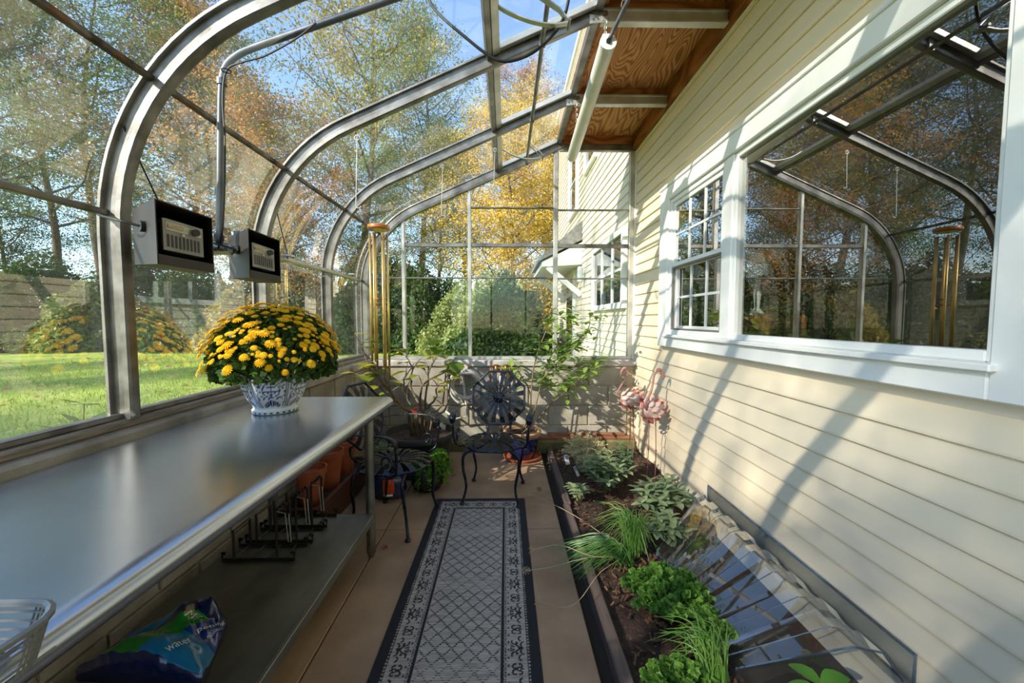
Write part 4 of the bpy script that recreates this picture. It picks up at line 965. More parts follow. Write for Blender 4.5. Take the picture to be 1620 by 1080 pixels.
# ================================================================ SUNBURST CHAIRS
def make_chair(label, loc, rz):
    """spring-steel garden chair, facing local +y"""
    t = thing('sunburst_chair', label, 'chair', loc, rz, 'dark sunburst garden chairs')
    RS = .235; ZS = .385
    oct_ = lambda r, n=8, ph=22.5: [Vector((r*math.cos(R(360*i/n + ph)), r*math.sin(R(360*i/n + ph)), 0)) for i in range(n)]
    def smooth_ring(pts, k=3):
        o = []; n = len(pts)
        for i in range(n):
            a, b, c = pts[i-1], pts[i], pts[(i+1) % n]; o += [b.lerp(a, .18), b, b.lerp(c, .18)]
        return o
    MB().tube([p + Vector((0, 0, ZS)) for p in smooth_ring(oct_(RS))], .0085, 8, closed=True).build('seat_ring', DARKSTEEL, t, world=False, smooth=True)
    NS = 18
    def slat_mesh(r1, w0, w1, bow, nm):
        pts = []; ws = []
        for i in range(7):
            f = i/6; r = .03 + (r1 - .03)*f; pts.append(Vector((r, 0, bow*math.sin(f*math.pi*.62)*1.0 - bow*.93*f**3))); ws.append(w0 + (w1 - w0)*f**.8)
        m = MB(); wd = Vector((0, 1, 0)); m.strip(pts, wd, ws, .003); return m.mesh(nm)
    key = 'chair_slats'
    if key not in _bc: _bc[key] = (slat_mesh(RS, .010, .041, .035, 'slat'), slat_mesh(.215, .010, .041, .03, 'slat'))
    sm, bmh = _bc[key]
    for k in range(NS):
        o = link('slat', sm, DARKSTEEL, t); o.matrix_basis = Matrix.Translation((0, 0, ZS + .004)) @ Matrix.Rotation(2*math.pi*k/NS, 4, 'Z')
    MB().lathe([(.001, .014), (.03, .012), (.042, .002), (.04, -.004), (.001, -.005)], (0, 0, ZS + .018), 18).build('seat_hub', DARKSTEEL, t, world=False, smooth=True)
    # backrest
    BM = Matrix.Translation((0, -.232, .675)) @ Matrix.Rotation(R(-78), 4, 'X')
    MB().tube([BM @ p for p in smooth_ring(oct_(.222))], .0085, 8, closed=True).build('back_ring', DARKSTEEL, t, world=False, smooth=True)
    for k in range(16):
        o = link('slat', bmh, DARKSTEEL, t); o.matrix_basis = BM @ Matrix.Translation((0, 0, -.004)) @ Matrix.Rotation(2*math.pi*(k + .5)/16, 4, 'Z')
    hb = MB().lathe([(.001, .012), (.026, .010), (.04, .002), (.038, -.006), (.001, -.007)], (0, 0, .014), 18); hb.v = [tuple(BM @ Vector(p)) for p in hb.v]; hub = hb.build('back_hub', DARKSTEEL, t, world=False, smooth=True)
    rv = MB()
    for k in range(8):
        p = BM @ Vector((.028*math.cos(k*.785), .028*math.sin(k*.785), .024)); rv.ball(p, .004, 6, 4)
    rv.build('rivet', ALU, hub, world=False)['kind'] = 'stuff'
    for s in (-1, 1):
        MB().tube(spline([(s*.09, -.15, ZS - .01), (s*.09, -.245, ZS + .03), (s*.10, -.255, .48), (s*.135, -.215, .505)], 5), .009, 7).build('back_stay', DARKSTEEL, t, world=False, smooth=True)
        # arm: flat bar from the back ring forward, turned down in a paddle, post and scroll
        MB().strip(spline([(s*.215, -.235, .61), (s*.262, -.12, .625), (s*.272, .02, .635), (s*.272, .13, .630), (s*.27, .175, .605), (s*.268, .182, .565)], 5), (1, 0, 0), [.022]*14 + [.03, .036, .04, .044, .048, .05, .05, .048, .044, .038, .03, .024], .005).build('arm', DARKSTEEL, t, world=False, smooth=True)
        MB().tube(spline([(s*.266, .178, .56), (s*.264, .178, .49), (s*.25, .165, .42), (s*.222, .12, ZS)], 5), .008, 7).build('arm_post', DARKSTEEL, t, world=False, smooth=True)
        sp = [Vector((s*.25, .15 - .05 + (.045 - .0018*i)*math.cos(R(-60 + 26*i)), .47 + (.05 - .002*i)*math.sin(R(-60 + 26*i)))) for i in range(18)]
        MB().tube(sp, .006, 6).build('scroll', DARKSTEEL, t, world=False, smooth=True)
        # cabriole legs
        for fy in (1, -1):
            lx, ly = s*.17, fy*.15
            lg = MB().tube(spline([(lx*.75, ly*1.05, ZS - .004), (lx*1.12, ly*1.12, ZS - .045), (lx*1.15, ly*1.18, .25), (lx*1.02, ly*1.2, .12), (lx*1.16, ly*1.36, .012)], 6), [.011]*8 + [.010]*8 + [.009]*9, 8).build('leg', DARKSTEEL, t, world=False, smooth=True)
            MB().lathe([(.017, 0), (.019, .006), (.012, .016), (.009, .02)], (lx*1.16, ly*1.36, 0), 12).build('foot', DARKSTEEL, lg, world=False)
        MB().tube(spline([(s*.15, .15, ZS - .03), (s*.06, .02, ZS - .012), (s*.06, -.02, ZS - .012), (s*.15, -.15, ZS - .03)], 4), .006, 6).build('under_brace', DARKSTEEL, t, world=False, smooth=True)
    return t
make_chair('dark sunburst metal chair facing the camera at the end of the rug', (-.085, 2.86, .0065), R(173))
make_chair('dark sunburst metal chair beside the steel table corner', (-.715, 2.485, 0), math.atan2(-.28, .96) - math.pi/2)

# ================================================================ FAR LEFT POTS AND PLANTERS
def leaf_mesh(nm, L, W, fold=.15, curl=.2, lobes=None, n=7):
    vs = []; fs = []
    for i in range(n):
        f = i/(n-1); w = W*(math.sin(math.pi*min(1, f*.93 + .04))**.8)
        if lobes: w *= 1 + lobes*math.cos(f*math.pi*5)
        y = L*f; z = -curl*L*f*f
        vs += [(-w, y, z + fold*w), (0, y, z), (w, y, z + fold*w)]
    for i in range(n-1):
        a = i*3; fs += [(a, a+1, a+4, a+3), (a+1, a+2, a+5, a+4)]
    m = bpy.data.meshes.new(nm); m.from_pydata(vs, [], fs); m.polygons.foreach_set('use_smooth', [True]*len(fs)); m.update(); return m
def put_leaf(me, parent, pos, dirv, up=(0, 0, 1), sc=1.0, nm='leaf'):
    d = Vector(dirv).normalized(); u = Vector(up); x = d.cross(u)
    x = x.normalized() if x.length > 1e-3 else Vector((1, 0, 0)); z = x.cross(d)
    M = Matrix((x, d, z)).transposed().to_4x4(); o = link(nm, me, None, parent)
    o.matrix_basis = root_matrix(parent).inverted() @ Matrix.Translation(Vector(pos)) @ M @ Matrix.Scale(sc, 4); return o

def soil_disc(c, r, z, parent):
    rnd = random.Random(int(r*1000)); mb = MB(); vs = [(c[0], c[1], z + .012)]
    for k in range(1, 5):
        for i in range(20):
            a = 2*math.pi*i/20; q = r*k/4; vs.append((c[0] + q*math.cos(a), c[1] + q*math.sin(a), z + rnd.uniform(-.006, .012)*(k < 4)))
    fs = [(0, 1 + i, 1 + (i+1) % 20) for i in range(20)]
    for k in range(3): fs += [(1 + k*20 + i, 1 + (k+1)*20 + i, 1 + (k+1)*20 + (i+1) % 20, 1 + k*20 + (i+1) % 20) for i in range(20)]
    return mb.add(vs, fs).build('potting_soil', SOIL, parent, smooth=True)

# fig in a big black tub
fc = Vector((-.735, 3.32, 0)); rnd = random.Random(8)
t = thing('potted_fig', 'leggy fig tree with yellowing leaves in a large black plastic tub', 'potted plant', fc)
MB().lathe([(.21, 0), (.225, .01), (.275, .29), (.285, .30), (.30, .305), (.305, .335), (.298, .35), (.283, .35), (.275, .31), (.27, .29)], fc, 40).build('tub', mat('matte_black_tub', lin(52, 52, 52), lin(40, 40, 40), rough=.6, scale=6), t, auto=40)
soil_disc(fc, .273, .30, t)
FIG = leaf_mat('fig_leaves', lin(96, 128, 40), lin(200, 190, 60), .45, .45, attr=False)
figl = leaf_mesh('leaf', .135, .058, .12, .35, .16, 11); figl.materials.append(FIG)
Y0 = 3.3
paths = [
 [(655, 660), (600, 600), (575, 560), (572, 540)], [(660, 655), (630, 640), (612, 605), (608, 585)], [(668, 650), (650, 610), (652, 580), (640, 555)],
 [(672, 652), (676, 600), (690, 560), (688, 545)], [(675, 655), (700, 640), (705, 590), (722, 565)], [(662, 655), (645, 630), (640, 600), (655, 575)],
 [(680, 660), (706, 645), (712, 600), (708, 575)], [(665, 650), (668, 610), (700, 590), (715, 585)], [(650, 655), (615, 625), (585, 600), (560, 590)], [(664, 655), (690, 630), (692, 610), (718, 600)]]
for k, pth in enumerate(paths):
    yy = [3.32 + (rnd.uniform(-.22, .22) if i else rnd.uniform(-.08, .08))*min(1, i) for i in range(4)]
    yy = [min(v, 3.0) if pth[i][0] < 616 else v for i, v in enumerate(yy)]
    q = spline([at(x, y, 'y', yy[i]) for i, (x, y) in enumerate(pth)], 5); q[0] = Vector((q[0].x, q[0].y, .29))
    n = len(q); MB().tube([p + Vector((rnd.gauss(0, .005), rnd.gauss(0, .005), 0)) for p in q], [.0105*(1 - .7*i/n) for i in range(n)], 7).build('branch', TWIG, t, smooth=True)
    for w in range(2):
        i = rnd.randrange(5, n-2); e = q[i] + Vector((rnd.uniform(-.1, .1), rnd.uniform(-.08, .08), rnd.uniform(.03, .12))); MB().tube([q[i], q[i].lerp(e, .5) + Vector((0, 0, .01)), e], [.005, .004, .002], 5).build('twig', TWIG, t)
        a = rnd.uniform(0, 6.28); put_leaf(figl, t, e, (math.cos(a), math.sin(a)*.7, .15), sc=rnd.uniform(.6, 1.0))
    for w in range(3):
        a = rnd.uniform(0, 6.28); put_leaf(figl, t, q[-1] - Vector((0, 0, .02*w)), (math.cos(a), math.sin(a)*.7, rnd.uniform(-.1, .5)), sc=rnd.uniform(.65, 1.15))
for (x, y) in ((640, 560), (575, 595), (590, 610), (565, 575), (700, 563), (645, 588)):
    a = rnd.uniform(0, 6.28); put_leaf(figl, t, at(x, y, 'y', 3.3 if x > 616 else 3.0), (abs(math.cos(a)) if x < 616 else math.cos(a), -.4, .1), sc=rnd.uniform(.9, 1.25))
# red ornament in the fig
p = at(656, 652, 'y', 3.18); rd = mat('red_petal', lin(214, 52, 26), lin(236, 92, 40), rough=.5, scale=40)
t = thing('red_bloom', 'small red and orange artificial bloom in the fig tub', 'ornament', p - Vector((0, 0, .05)))
redl = leaf_mesh('petal', .04, .012, .2, .3); redl.materials.append(rd)
for k in range(9): put_leaf(redl, t, p + Vector((0, 0, .006*k - .02)), (math.cos(k*2.4)*.7, math.sin(k*2.4)*.7, .6), sc=.9, nm='petal')
MB().tube([p - Vector((0, 0, .33 - .30 + .02)), p], .003, 5).build('stem', GSTEM, t)

# dark round pot with trailing greenery, silvery herb, blue bag
c = Vector((-.60, 2.955, 0)); t = thing('potted_creeper', 'bright green creeper spilling from a round black pot', 'potted plant', c)
MB().lathe([(.07, 0), (.095, .01), (.125, .06), (.132, .11), (.12, .16), (.105, .185), (.112, .20), (.10, .205), (.095, .18)], c, 28).build('pot', BLACKP, t, smooth=True); soil_disc(c, .097, .175, t)
CRE = leaf_mat('creeper_leaves', lin(74, 124, 34), lin(136, 178, 62), .4, .45); rng = np.random.default_rng(9); cs = []; mb = MB()
for k in range(46):
    a = rng.uniform(-2.2, 1.2); L = rng.uniform(.06, .15); e = Vector((c.x + math.cos(a)*(.07 + L*.75), c.y + math.sin(a)*(.06 + L*.6), .23 + rng.uniform(-.17, .05) - L*.25))
    q = spline([(c.x + math.cos(a)*.05, c.y + math.sin(a)*.05, .19), (c.x + math.cos(a)*.1, c.y + math.sin(a)*.1, .25 + rng.uniform(0, .03)), e], 5); mb.tube(q, .0018, 4)
    for p in q[1:]:
        for w in range(5): cs.append(np.array(p) + rng.normal(0, .013, 3))
C = np.array(cs); U, V = rand_leaves(C, .028, rng, .0); o = mb.build('stem', GSTEM, t); o['kind'] = 'stuff'
o = link('foliage', quads_mesh('foliage', C - np.array(c), U, V*1.4, rng.random(len(C))), CRE, t); o['kind'] = 'stuff'
def herb_mound(name, label, c, r, h, n, size, m, stems, wid=.5, pot=None, cat='plant', up=.7, seed=3, sm=None):
    t = thing(name, label, cat, c); rng = np.random.default_rng(seed); mb = MB(); cs = []; us = []
    for k in range(stems):
        a = rng.uniform(0, 6.28); q = math.sqrt(rng.uniform(0, 1)); e = Vector((c[0] + math.cos(a)*q*r, c[1] + math.sin(a)*q*r, c[2] + h*(1 - .55*q*q)*rng.uniform(.75, 1.05)))
        pts = spline([(c[0] + math.cos(a)*q*r*.25, c[1] + math.sin(a)*q*r*.25, c[2]), (c[0] + math.cos(a)*q*r*.6, c[1] + math.sin(a)*q*r*.6, c[2] + h*.5*rng.uniform(.8, 1.1)), e], 5); mb.tube(pts, [.0026]*5 + [.002]*5 + [.001], 4)
        P_ = [pts[i].lerp(pts[i+1], f) for i in range(3, 10) for f in (0, .5)]
        for w in range(max(1, n//stems)):
            p = P_[rng.integers(len(P_))]; d = rng.normal(size=3); d[2] = abs(d[2])*up; d /= np.linalg.norm(d); cs.append(np.array(p) + d*size*.5); us.append(d)
    C = np.array(cs); D = np.array(us); s = size*rng.uniform(.6, 1.2, len(C))[:, None]; E_ = np.cross(D, rng.normal(size=D.shape)); E_ /= np.linalg.norm(E_, axis=1)[:, None]
    o = mb.build('stem', sm or GSTEM, t); o['kind'] = 'stuff'
    o = link('foliage', quads_mesh('foliage', C - np.array(c), D*s*.5, E_*s*.5*wid, rng.random(len(C))), m, t); o['kind'] = 'stuff'; return t
SILV = leaf_mat('silver_leaves', lin(134, 142, 118), lin(178, 184, 156), .2, .7)
c = Vector((-.90, 2.86, 0)); t = herb_mound('potted_santolina', 'silvery grey herb in a dark pot beside the nearer chair', (c.x, c.y, .22), .14, .2, 2600, .016, SILV, 60, .35, cat='potted plant')
MB().lathe([(.08, 0), (.11, .2), (.118, .205), (.118, .225), (.105, .225)], c, 24).build('pot', BLACKP, t, auto=40)
b = thing('fertiliser_bag', 'slumped dark blue bag with orange print under the nearer chair', 'bag', (-.84, 2.86, 0))
def pillow(c, sx, sy, sz, nu=16, nv=10, wr=.12, seed=1):
    rnd = random.Random(seed); vs = []
    for j in range(nv+1):
        for i in range(nu):
            a = 2*math.pi*i/nu; e = -math.pi/2 + math.pi*j/nv; ce = abs(math.cos(e))**.5; w = 1 + wr*mnoise.noise(Vector((math.cos(a)*2, math.sin(a)*2, e*2 + seed)))
            vs.append((c[0] + sx*ce*math.copysign(abs(math.cos(a))**.8, math.cos(a))*w, c[1] + sy*ce*math.copysign(abs(math.sin(a))**.8, math.sin(a))*w, max(.001, c[2] + sz*math.sin(e)*w)))
    return MB().add(vs, [(j*nu+i, j*nu+(i+1) % nu, (j+1)*nu+(i+1) % nu, (j+1)*nu+i) for j in range(nv) for i in range(nu)])
NAVY = mat('navy_film', lin(26, 36, 66), lin(40, 56, 92), rough=.22, scale=12, coat=.5)
pillow((-.84, 2.80, .10), .115, .075, .10).build('sack', NAVY, b, smooth=True)
ORG = mat('orange_print', lin(226, 96, 30), lin(206, 62, 30), rough=.3, scale=20)
def patch(px0, px1, pz0, pz1, y, nm, m, par, bul=.02): 
    vs = [(px0 + (px1-px0)*i/6, y - bul*math.sin(math.pi*i/6)*math.sin(math.pi*(j+.5)/5), pz0 + (pz1-pz0)*j/4) for j in range(5) for i in range(7)]
    MB().add(vs, [(j*7+i, j*7+i+1, j*7+i+8, j*7+i+7) for j in range(4) for i in range(6)]).build(nm, m, par, smooth=True)
patch(-.87, -.79, .07, .17, 2.722, 'orange_panel', ORG, b); patch(-.865, -.80, .05, .066, 2.722, 'white_band', WHITE, b)

# long brown planters along the left wall, terracotta pots in them
t = thing('planter_trough', 'long brown plastic planter trough on the floor by the left block wall', 'planter', (-1.21, 2.65, 0))
tr_ = MB(); y0, y1 = 2.24, 3.12
for (xa, xb, za, zb, ya, yb_) in ((-1.12, -1.10, 0, .185, y0, y1), (-1.335, -1.32, 0, .185, y0, y1)): tr_.bbox((xa, ya, za), (xb, yb_, zb), .004)
tr_.bbox((-1.32, y0, 0), (-1.12, y0 + .015, .185), .004).bbox((-1.32, y1 - .015, 0), (-1.12, y1, .185), .004); tr_.build('trough', BROWNPOT, t)
MB().bbox((-1.345, y0 - .008, .182), (-1.09, y0 + .02, .2), .004).bbox((-1.345, y1 - .02, .182), (-1.09, y1 + .008, .2), .004).bbox((-1.115, y0, .182), (-1.09, y1, .2), .004).bbox((-1.345, y0, .182), (-1.325, y1, .2), .004).build('rim', BROWNPOT, t)
MB().box((-1.32, y0 + .01, .02), (-1.12, y1 - .01, .15)).build('potting_soil', SOIL, t)
for k, (y, h, lab) in enumerate(((2.42, .23, 'nearest terracotta pot in the brown planter trough'), (2.68, .25, 'middle terracotta pot in the brown planter trough'), (2.93, .24, 'farthest terracotta pot in the brown planter trough'))):
    q = thing('terracotta_pot', lab, 'pot', (-1.22, y, .15), 0, 'terracotta pots in the trough')
    MB().lathe([(.06, 0), (.085, h - .05), (.085, h - .045), (.096, h - .04), (.098, h), (.088, h), (.08, h - .04)], (-1.22, y, .15), 24, .98, 1).build('body', TERRA, q, auto=40); soil_disc((-1.22, y), .078, .15 + h - .05, q)

# ================================================================ BLACK IRON RACKS on the lower shelf
def make_rack(x, y, label):
    t = thing('iron_rack', label, 'rack', (x, y, .252), 0, 'black iron racks on the table shelf')
    W, D, H = .155, .055, .215; b = .004
    def bar(p, q, nm, r=.006): MB().tube([p, q], r, 4).build(nm, IRON, t, world=False)
    for yy in (-D, D):
        MB().tube([(-W, yy, .034), (-W + .012, yy, .034), (-W + .012, yy, .034), (-W, yy, .036), (-W, yy, .006), (W, yy, .006), (W, yy, .036), (W - .014, yy, .036)], .0075, 4).build('foot_rail', IRON, t, world=False)
    for k in range(4): bar((-W*.7 + k*W*.46, -D, .008), (-W*.7 + k*W*.46, D, .008), 'slat_rod', .0042)
    for sx in (-.68, .52):
        bar((W*sx, -D, .006), (W*sx, -D, H*(.62 if sx < 0 else 1)), 'upright'); bar((W*sx, D, .006), (W*sx, D, H*(.62 if sx < 0 else 1)), 'upright')
    bar((W*.52, -D, H), (W*.52, D, H), 'top_bar'); bar((-W*.68, -D, H*.62), (-W*.68, D, H*.62), 'top_bar')
    for k in range(4): MB().ball((W*(.52 + .0), -D + .015 + k*.026, H + .007), .0085, 8, 6).build('knob', IRON, t, world=False, smooth=True)
    MB().tube([(W*.56, -D, H + .004), (W*.78, -D, H - .004), (W*.84, -D, H*.4), (W*.92, -D, H*.4), (W*.88, -D, H - .006)], .0022, 5).build('chain_loop', ALU2, t, world=False)
make_rack(-1.075, 1.72, 'nearest black iron rack on the table shelf'); make_rack(-1.065, 1.86, 'middle black iron rack on the table shelf'); make_rack(-1.06, 1.995, 'farthest black iron rack on the table shelf, by the leg')

# ================================================================ SOIL BAG on the lower shelf
t = thing('soil_bag', 'crumpled blue and green potting soil bag on the lower table shelf', 'bag', (-1.07, 1.2, .25))
c0, c1, c2, c3 = at(120, 1075, 'z', .255), at(320, 1092, 'z', .255), at(361, 985, 'z', .26), at(308, 966, 'z', .27)
n1, n2 = 44, 30
def bag_pt(a, b, lift=0.0):
    p = c0.lerp(c1, a).lerp(c3.lerp(c2, a), b)
    h = .03 + .07*math.sin(math.pi*min(1, max(0, a)))**.7*(1 - .55*b) + .03*mnoise.noise(Vector((a*3.2, b*3.5, 2))) + .016*abs(mnoise.noise(Vector((a*8 + b*3, b*5, 5)))) + .03*b*b*math.sin(a*5)
    return Vector((p.x, p.y, .255 + max(.0, h) + lift))
vs = []; col = []
for j in range(n2+1):
    for i in range(n1+1):
        a, b = i/n1, j/n2; vs.append(bag_pt(a, b))
fs = [(j*(n1+1)+i, j*(n1+1)+i+1, (j+1)*(n1+1)+i+1, (j+1)*(n1+1)+i) for j in range(n2) for i in range(n1)]
base = len(vs); rim = [i for i in range(n1+1)] + [(j+1)*(n1+1) - 1 for j in range(1, n2+1)] + [n2*(n1+1) + i for i in range(n1-1, -1, -1)] + [j*(n1+1) for j in range(n2-1, 0, -1)]
vs += [Vector((vs[i].x, vs[i].y, .2525)) for i in rim]; m_ = len(rim)
fs += [(rim[(k+1) % m_], rim[k], base + k, base + (k+1) % m_) for k in range(m_)] + [tuple(base + k for k in range(m_-1, -1, -1))]
sk = MB().add(vs, fs).build('sack', None, t, smooth=True)
def film(nm, c): return mat(nm, c, None, rough=.2, coat=.6)
for m in (film('royal_blue_film', lin(20, 56, 140)), film('sky_blue_film', lin(30, 120, 178)), film('green_film', lin(22, 128, 40)), film('navy_blue_film', lin(14, 28, 78))): sk.data.materials.append(m)
for p in sk.data.polygons:
    if p.index < n1*n2:
        a, b = (p.index % n1)/n1, (p.index//n1)/n2; s = a - .45 - .35*b
        p.material_index = 3 if b > .82 or a < .06 else (2 if abs(s + .10) < .13 and b < .8 else (0 if s > .02 and b > .4 else (1 if (s > .02 or a < .28) else 3)))
    else: p.material_index = 3
def lettering(txt, a0, a1, b0, b1, par, m):
    """flat printed letters following the sack"""
    cu = bpy.data.curves.new('txt', 'FONT'); cu.body = txt; tmp = bpy.data.objects.new('txt', cu); COL.objects.link(tmp)
    bpy.context.view_layer.update(); me = bpy.data.meshes.new_from_object(tmp.evaluated_get(bpy.context.evaluated_depsgraph_get())); bpy.data.objects.remove(tmp, do_unlink=True)
    xs_ = [v.co.x for v in me.vertices]; ys_ = [v.co.y for v in me.vertices]; x0, x1, y0, y1 = min(xs_), max(xs_), min(ys_), max(ys_); inv = root_matrix(par).inverted()
    for v in me.vertices:
        f, g = (v.co.x - x0)/(x1-x0), (v.co.y - y0)/(y1-y0)
        a = a0[0] + (a1[0]-a0[0])*f + (b0[0]-a0[0])*g; b = a0[1] + (a1[1]-a0[1])*f + (b0[1]-a0[1])*g; v.co = inv @ bag_pt(a, b, .0025)
    me.update(); link('print', me, m, par)
PRINT = mat('white_print', lin(214, 222, 230), None, rough=.4)
lettering('Potting', (.80, .48), (.98, .90), (.74, .52), None, t, PRINT)
lettering('moisture', (.90, .50), (.995, .80), (.87, .52), None, t, PRINT)
lettering('Mir', (.50, .60), (.68, .66), (.48, .72), None, t, PRINT)
lettering('water', (.72, .06), (.82, .30), (.67, .08), None, t, PRINT)

# ================================================================ HOSE, TAP AND PIPES on the back wall
hc = Vector((-.39, 3.84, .63)); t = thing('garden_hose', 'coiled pale grey garden hose on a wall hanger', 'hose', hc)
HOSE = mat('pale_hose', lin(206, 202, 190), lin(176, 172, 160), rough=.5, scale=30)
rnd = random.Random(4); pts = []
for k in range(6*26):
    a = 2*math.pi*k/26; turn = k/26; r = .118 + .004*math.sin(turn*2.1) + (.03 if turn > 4 else 0); st_ = 1 + .12*(turn % 4)/4 + (.3 if turn > 4 else 0)
    z = math.cos(a)*r; z = z if z > 0 else z*st_
    pts.append((hc.x + math.sin(a)*(r + .01*(turn % 2)), hc.y - .012*(turn % 4) - .012, hc.z + .03 + z))
pts += [(hc.x + .02, hc.y - .06, .36), (hc.x - .1, hc.y - .05, .33), (hc.x - .22, hc.y - .05, .42)]
MB().tube(pts, .0115, 8).build('coil', HOSE, t, smooth=True)
MB().bbox((hc.x - .085, hc.y - .075, hc.z + .135), (hc.x + .085, hc.y + .035, hc.z + .15), .006, Matrix.Identity(4)).build('hanger_saddle', mat('beige_hanger', lin(196, 182, 164), lin(176, 160, 140), rough=.5, scale=10), t)
for s in (-1, 1): MB().strip([(hc.x + s*.08, hc.y - .03, hc.z + .15), (hc.x + s*.125, hc.y - .035, hc.z + .11)], (0, 1, 0), .09, .01).build('hanger_wing', bpy.data.materials['beige_hanger'], t)
MB().bbox((hc.x - .018, hc.y + .03, hc.z + .13), (hc.x + .018, hc.y + .042, hc.z + .235), .004).build('hanger_strap', bpy.data.materials['beige_hanger'], t)
BRASS = mat('aged_brass', lin(176, 138, 70), lin(132, 98, 50), rough=.35, metal=.8, scale=30); COPPER = mat('aged_copper', lin(150, 96, 64), lin(112, 72, 50), rough=.4, metal=.7, scale=14)
t = thing('tap_manifold', 'brass double tap on copper pipes against the back block wall', 'tap', (-.06, 3.86, .02))
for x, z0 in ((-.15, .58), (-.045, .11), (.04, .11)): MB().tube(spline([(x, 3.87, z0), (x, 3.865, .6), (x, 3.86, .83)], 4), .0095, 8).build('pipe', COPPER, t, smooth=True)
MB().tube([(-.16, 3.86, .835), (.06, 3.86, .835)], .011, 10).build('cross_pipe', COPPER, t)
for x in (-.095, .0):
    v = MB().lathe([(.014, -.03), (.018, -.01), (.018, .012), (.012, .02), (.012, .034)], (x, 3.845, .815), 12).build('valve', BRASS, t, auto=40)
    MB().bbox((x - .026, 3.832, .85), (x + .026, 3.852, .858), .003).build('valve_handle', BRASS, v); MB().tube([(x, 3.845, .80), (x, 3.80, .79), (x, 3.79, .75)], .009, 8).build('spout', BRASS, v)
MB().tube(spline([(-.048, 3.79, .75), (-.046, 3.785, .7), (-.048, 3.80, .6)], 4), .013, 8).build('white_coupling', WHITE, t)

# timbers lying along the foot of the back wall
OLDWOOD = mat('weathered_red_timber', lin(150, 102, 72), lin(112, 72, 50), rough=.85, scale=8, stretch=(.4, 4, 4), bump=.2)
for k, (x0, x1, y, z, lab) in enumerate(((.29, .93, 3.835, .105, 'reddish timber lying behind the blue pot along the back wall'), (.86, 1.27, 3.845, .105, 'reddish timber behind the flamingos along the back wall'), (.42, 1.2, 3.865, .135, 'upper thin timber on top of the back wall timbers'))):
    tag(MB().bbox((x0, y - .02, z), (x1, y + .02, z + .03), .005).build('timber', OLDWOOD), lab, 'timber', 'timbers by the back wall')

# ================================================================ CITRUS in the blue pot
c = Vector((.155, 3.615, 0)); t = thing('potted_citrus', 'leafy young citrus in a cobalt blue glazed pot on a terracotta saucer', 'potted plant', c)
sc_ = MB().lathe([(.13, 0), (.165, .005), (.178, .03), (.172, .032), (.158, .014), (.12, .012)], c, 32).build('saucer', TERRA, t, auto=40)
MB().lathe([(.105, .014), (.115, .02), (.135, .10), (.155, .20), (.160, .225)], c, 32).build('pot', COBALT, t, smooth=True)
MB().lathe([(.160, .222), (.176, .235), (.178, .262), (.168, .272), (.152, .268), (.148, .235)], c, 32).build('rim', mat('buff_clay_rim', lin(186, 146, 108), lin(160, 122, 86), rough=.7, scale=10), t, auto=40); soil_disc(c, .147, .24, t)
CIT = leaf_mat('citrus_leaves', lin(96, 136, 44), lin(170, 196, 92), .4, .35, attr=False); citl = leaf_mesh('leaf', .092, .0215, .25, .25, None, 6); citl.materials.append(CIT)
rnd = random.Random(17)
stems = [([(838, 668), (842, 600), (850, 560), (865, 520), (873, 498)], 3.50), ([(842, 668), (855, 610), (866, 575), (885, 540), (900, 512), (905, 500)], 3.56), ([(845, 672), (870, 640), (895, 620), (915, 600), (945, 580)], 3.5), ([(840, 660), (838, 620), (822, 590), (812, 578)], 3.62), ([(866, 575), (890, 585), (920, 575), (950, 572)], 3.62), ([(858, 600), (880, 575), (910, 550), (925, 535)], 3.48), ([(848, 590), (866, 600), (880, 610)], 3.56), ([(885, 540), (905, 545), (930, 520), (934, 500)], 3.55)]
for pth, Y in stems:
    q = spline([at(x, y, 'y', Y + (.03*i if Y > 3.55 else -.02*i)*(i > 0)) for i, (x, y) in enumerate(pth)], 5)
    if pth[0][1] > 655: q[0] = Vector((c.x + rnd.uniform(-.03, .03), c.y + rnd.uniform(-.03, .03), .235))
    n = len(q); MB().tube(q, [.006*(1 - .7*i/n) + .001 for i in range(n)], 6).build('branch', TWIG, t, smooth=True)
    st0 = int(n*.45) if pth[0][1] > 655 else 1
    for i in range(st0, n):
        for w in range(5 if i < n-1 else 10):
            a = rnd.uniform(0, 6.28); p = q[i] + Vector((rnd.gauss(0, .045), rnd.gauss(0, .04), rnd.gauss(0, .04))); p.y = min(p.y, 3.74); put_leaf(citl, t, p, (math.cos(a), math.sin(a)*.7 - .15, rnd.uniform(-.25, .6)), sc=rnd.uniform(.65, 1.15))

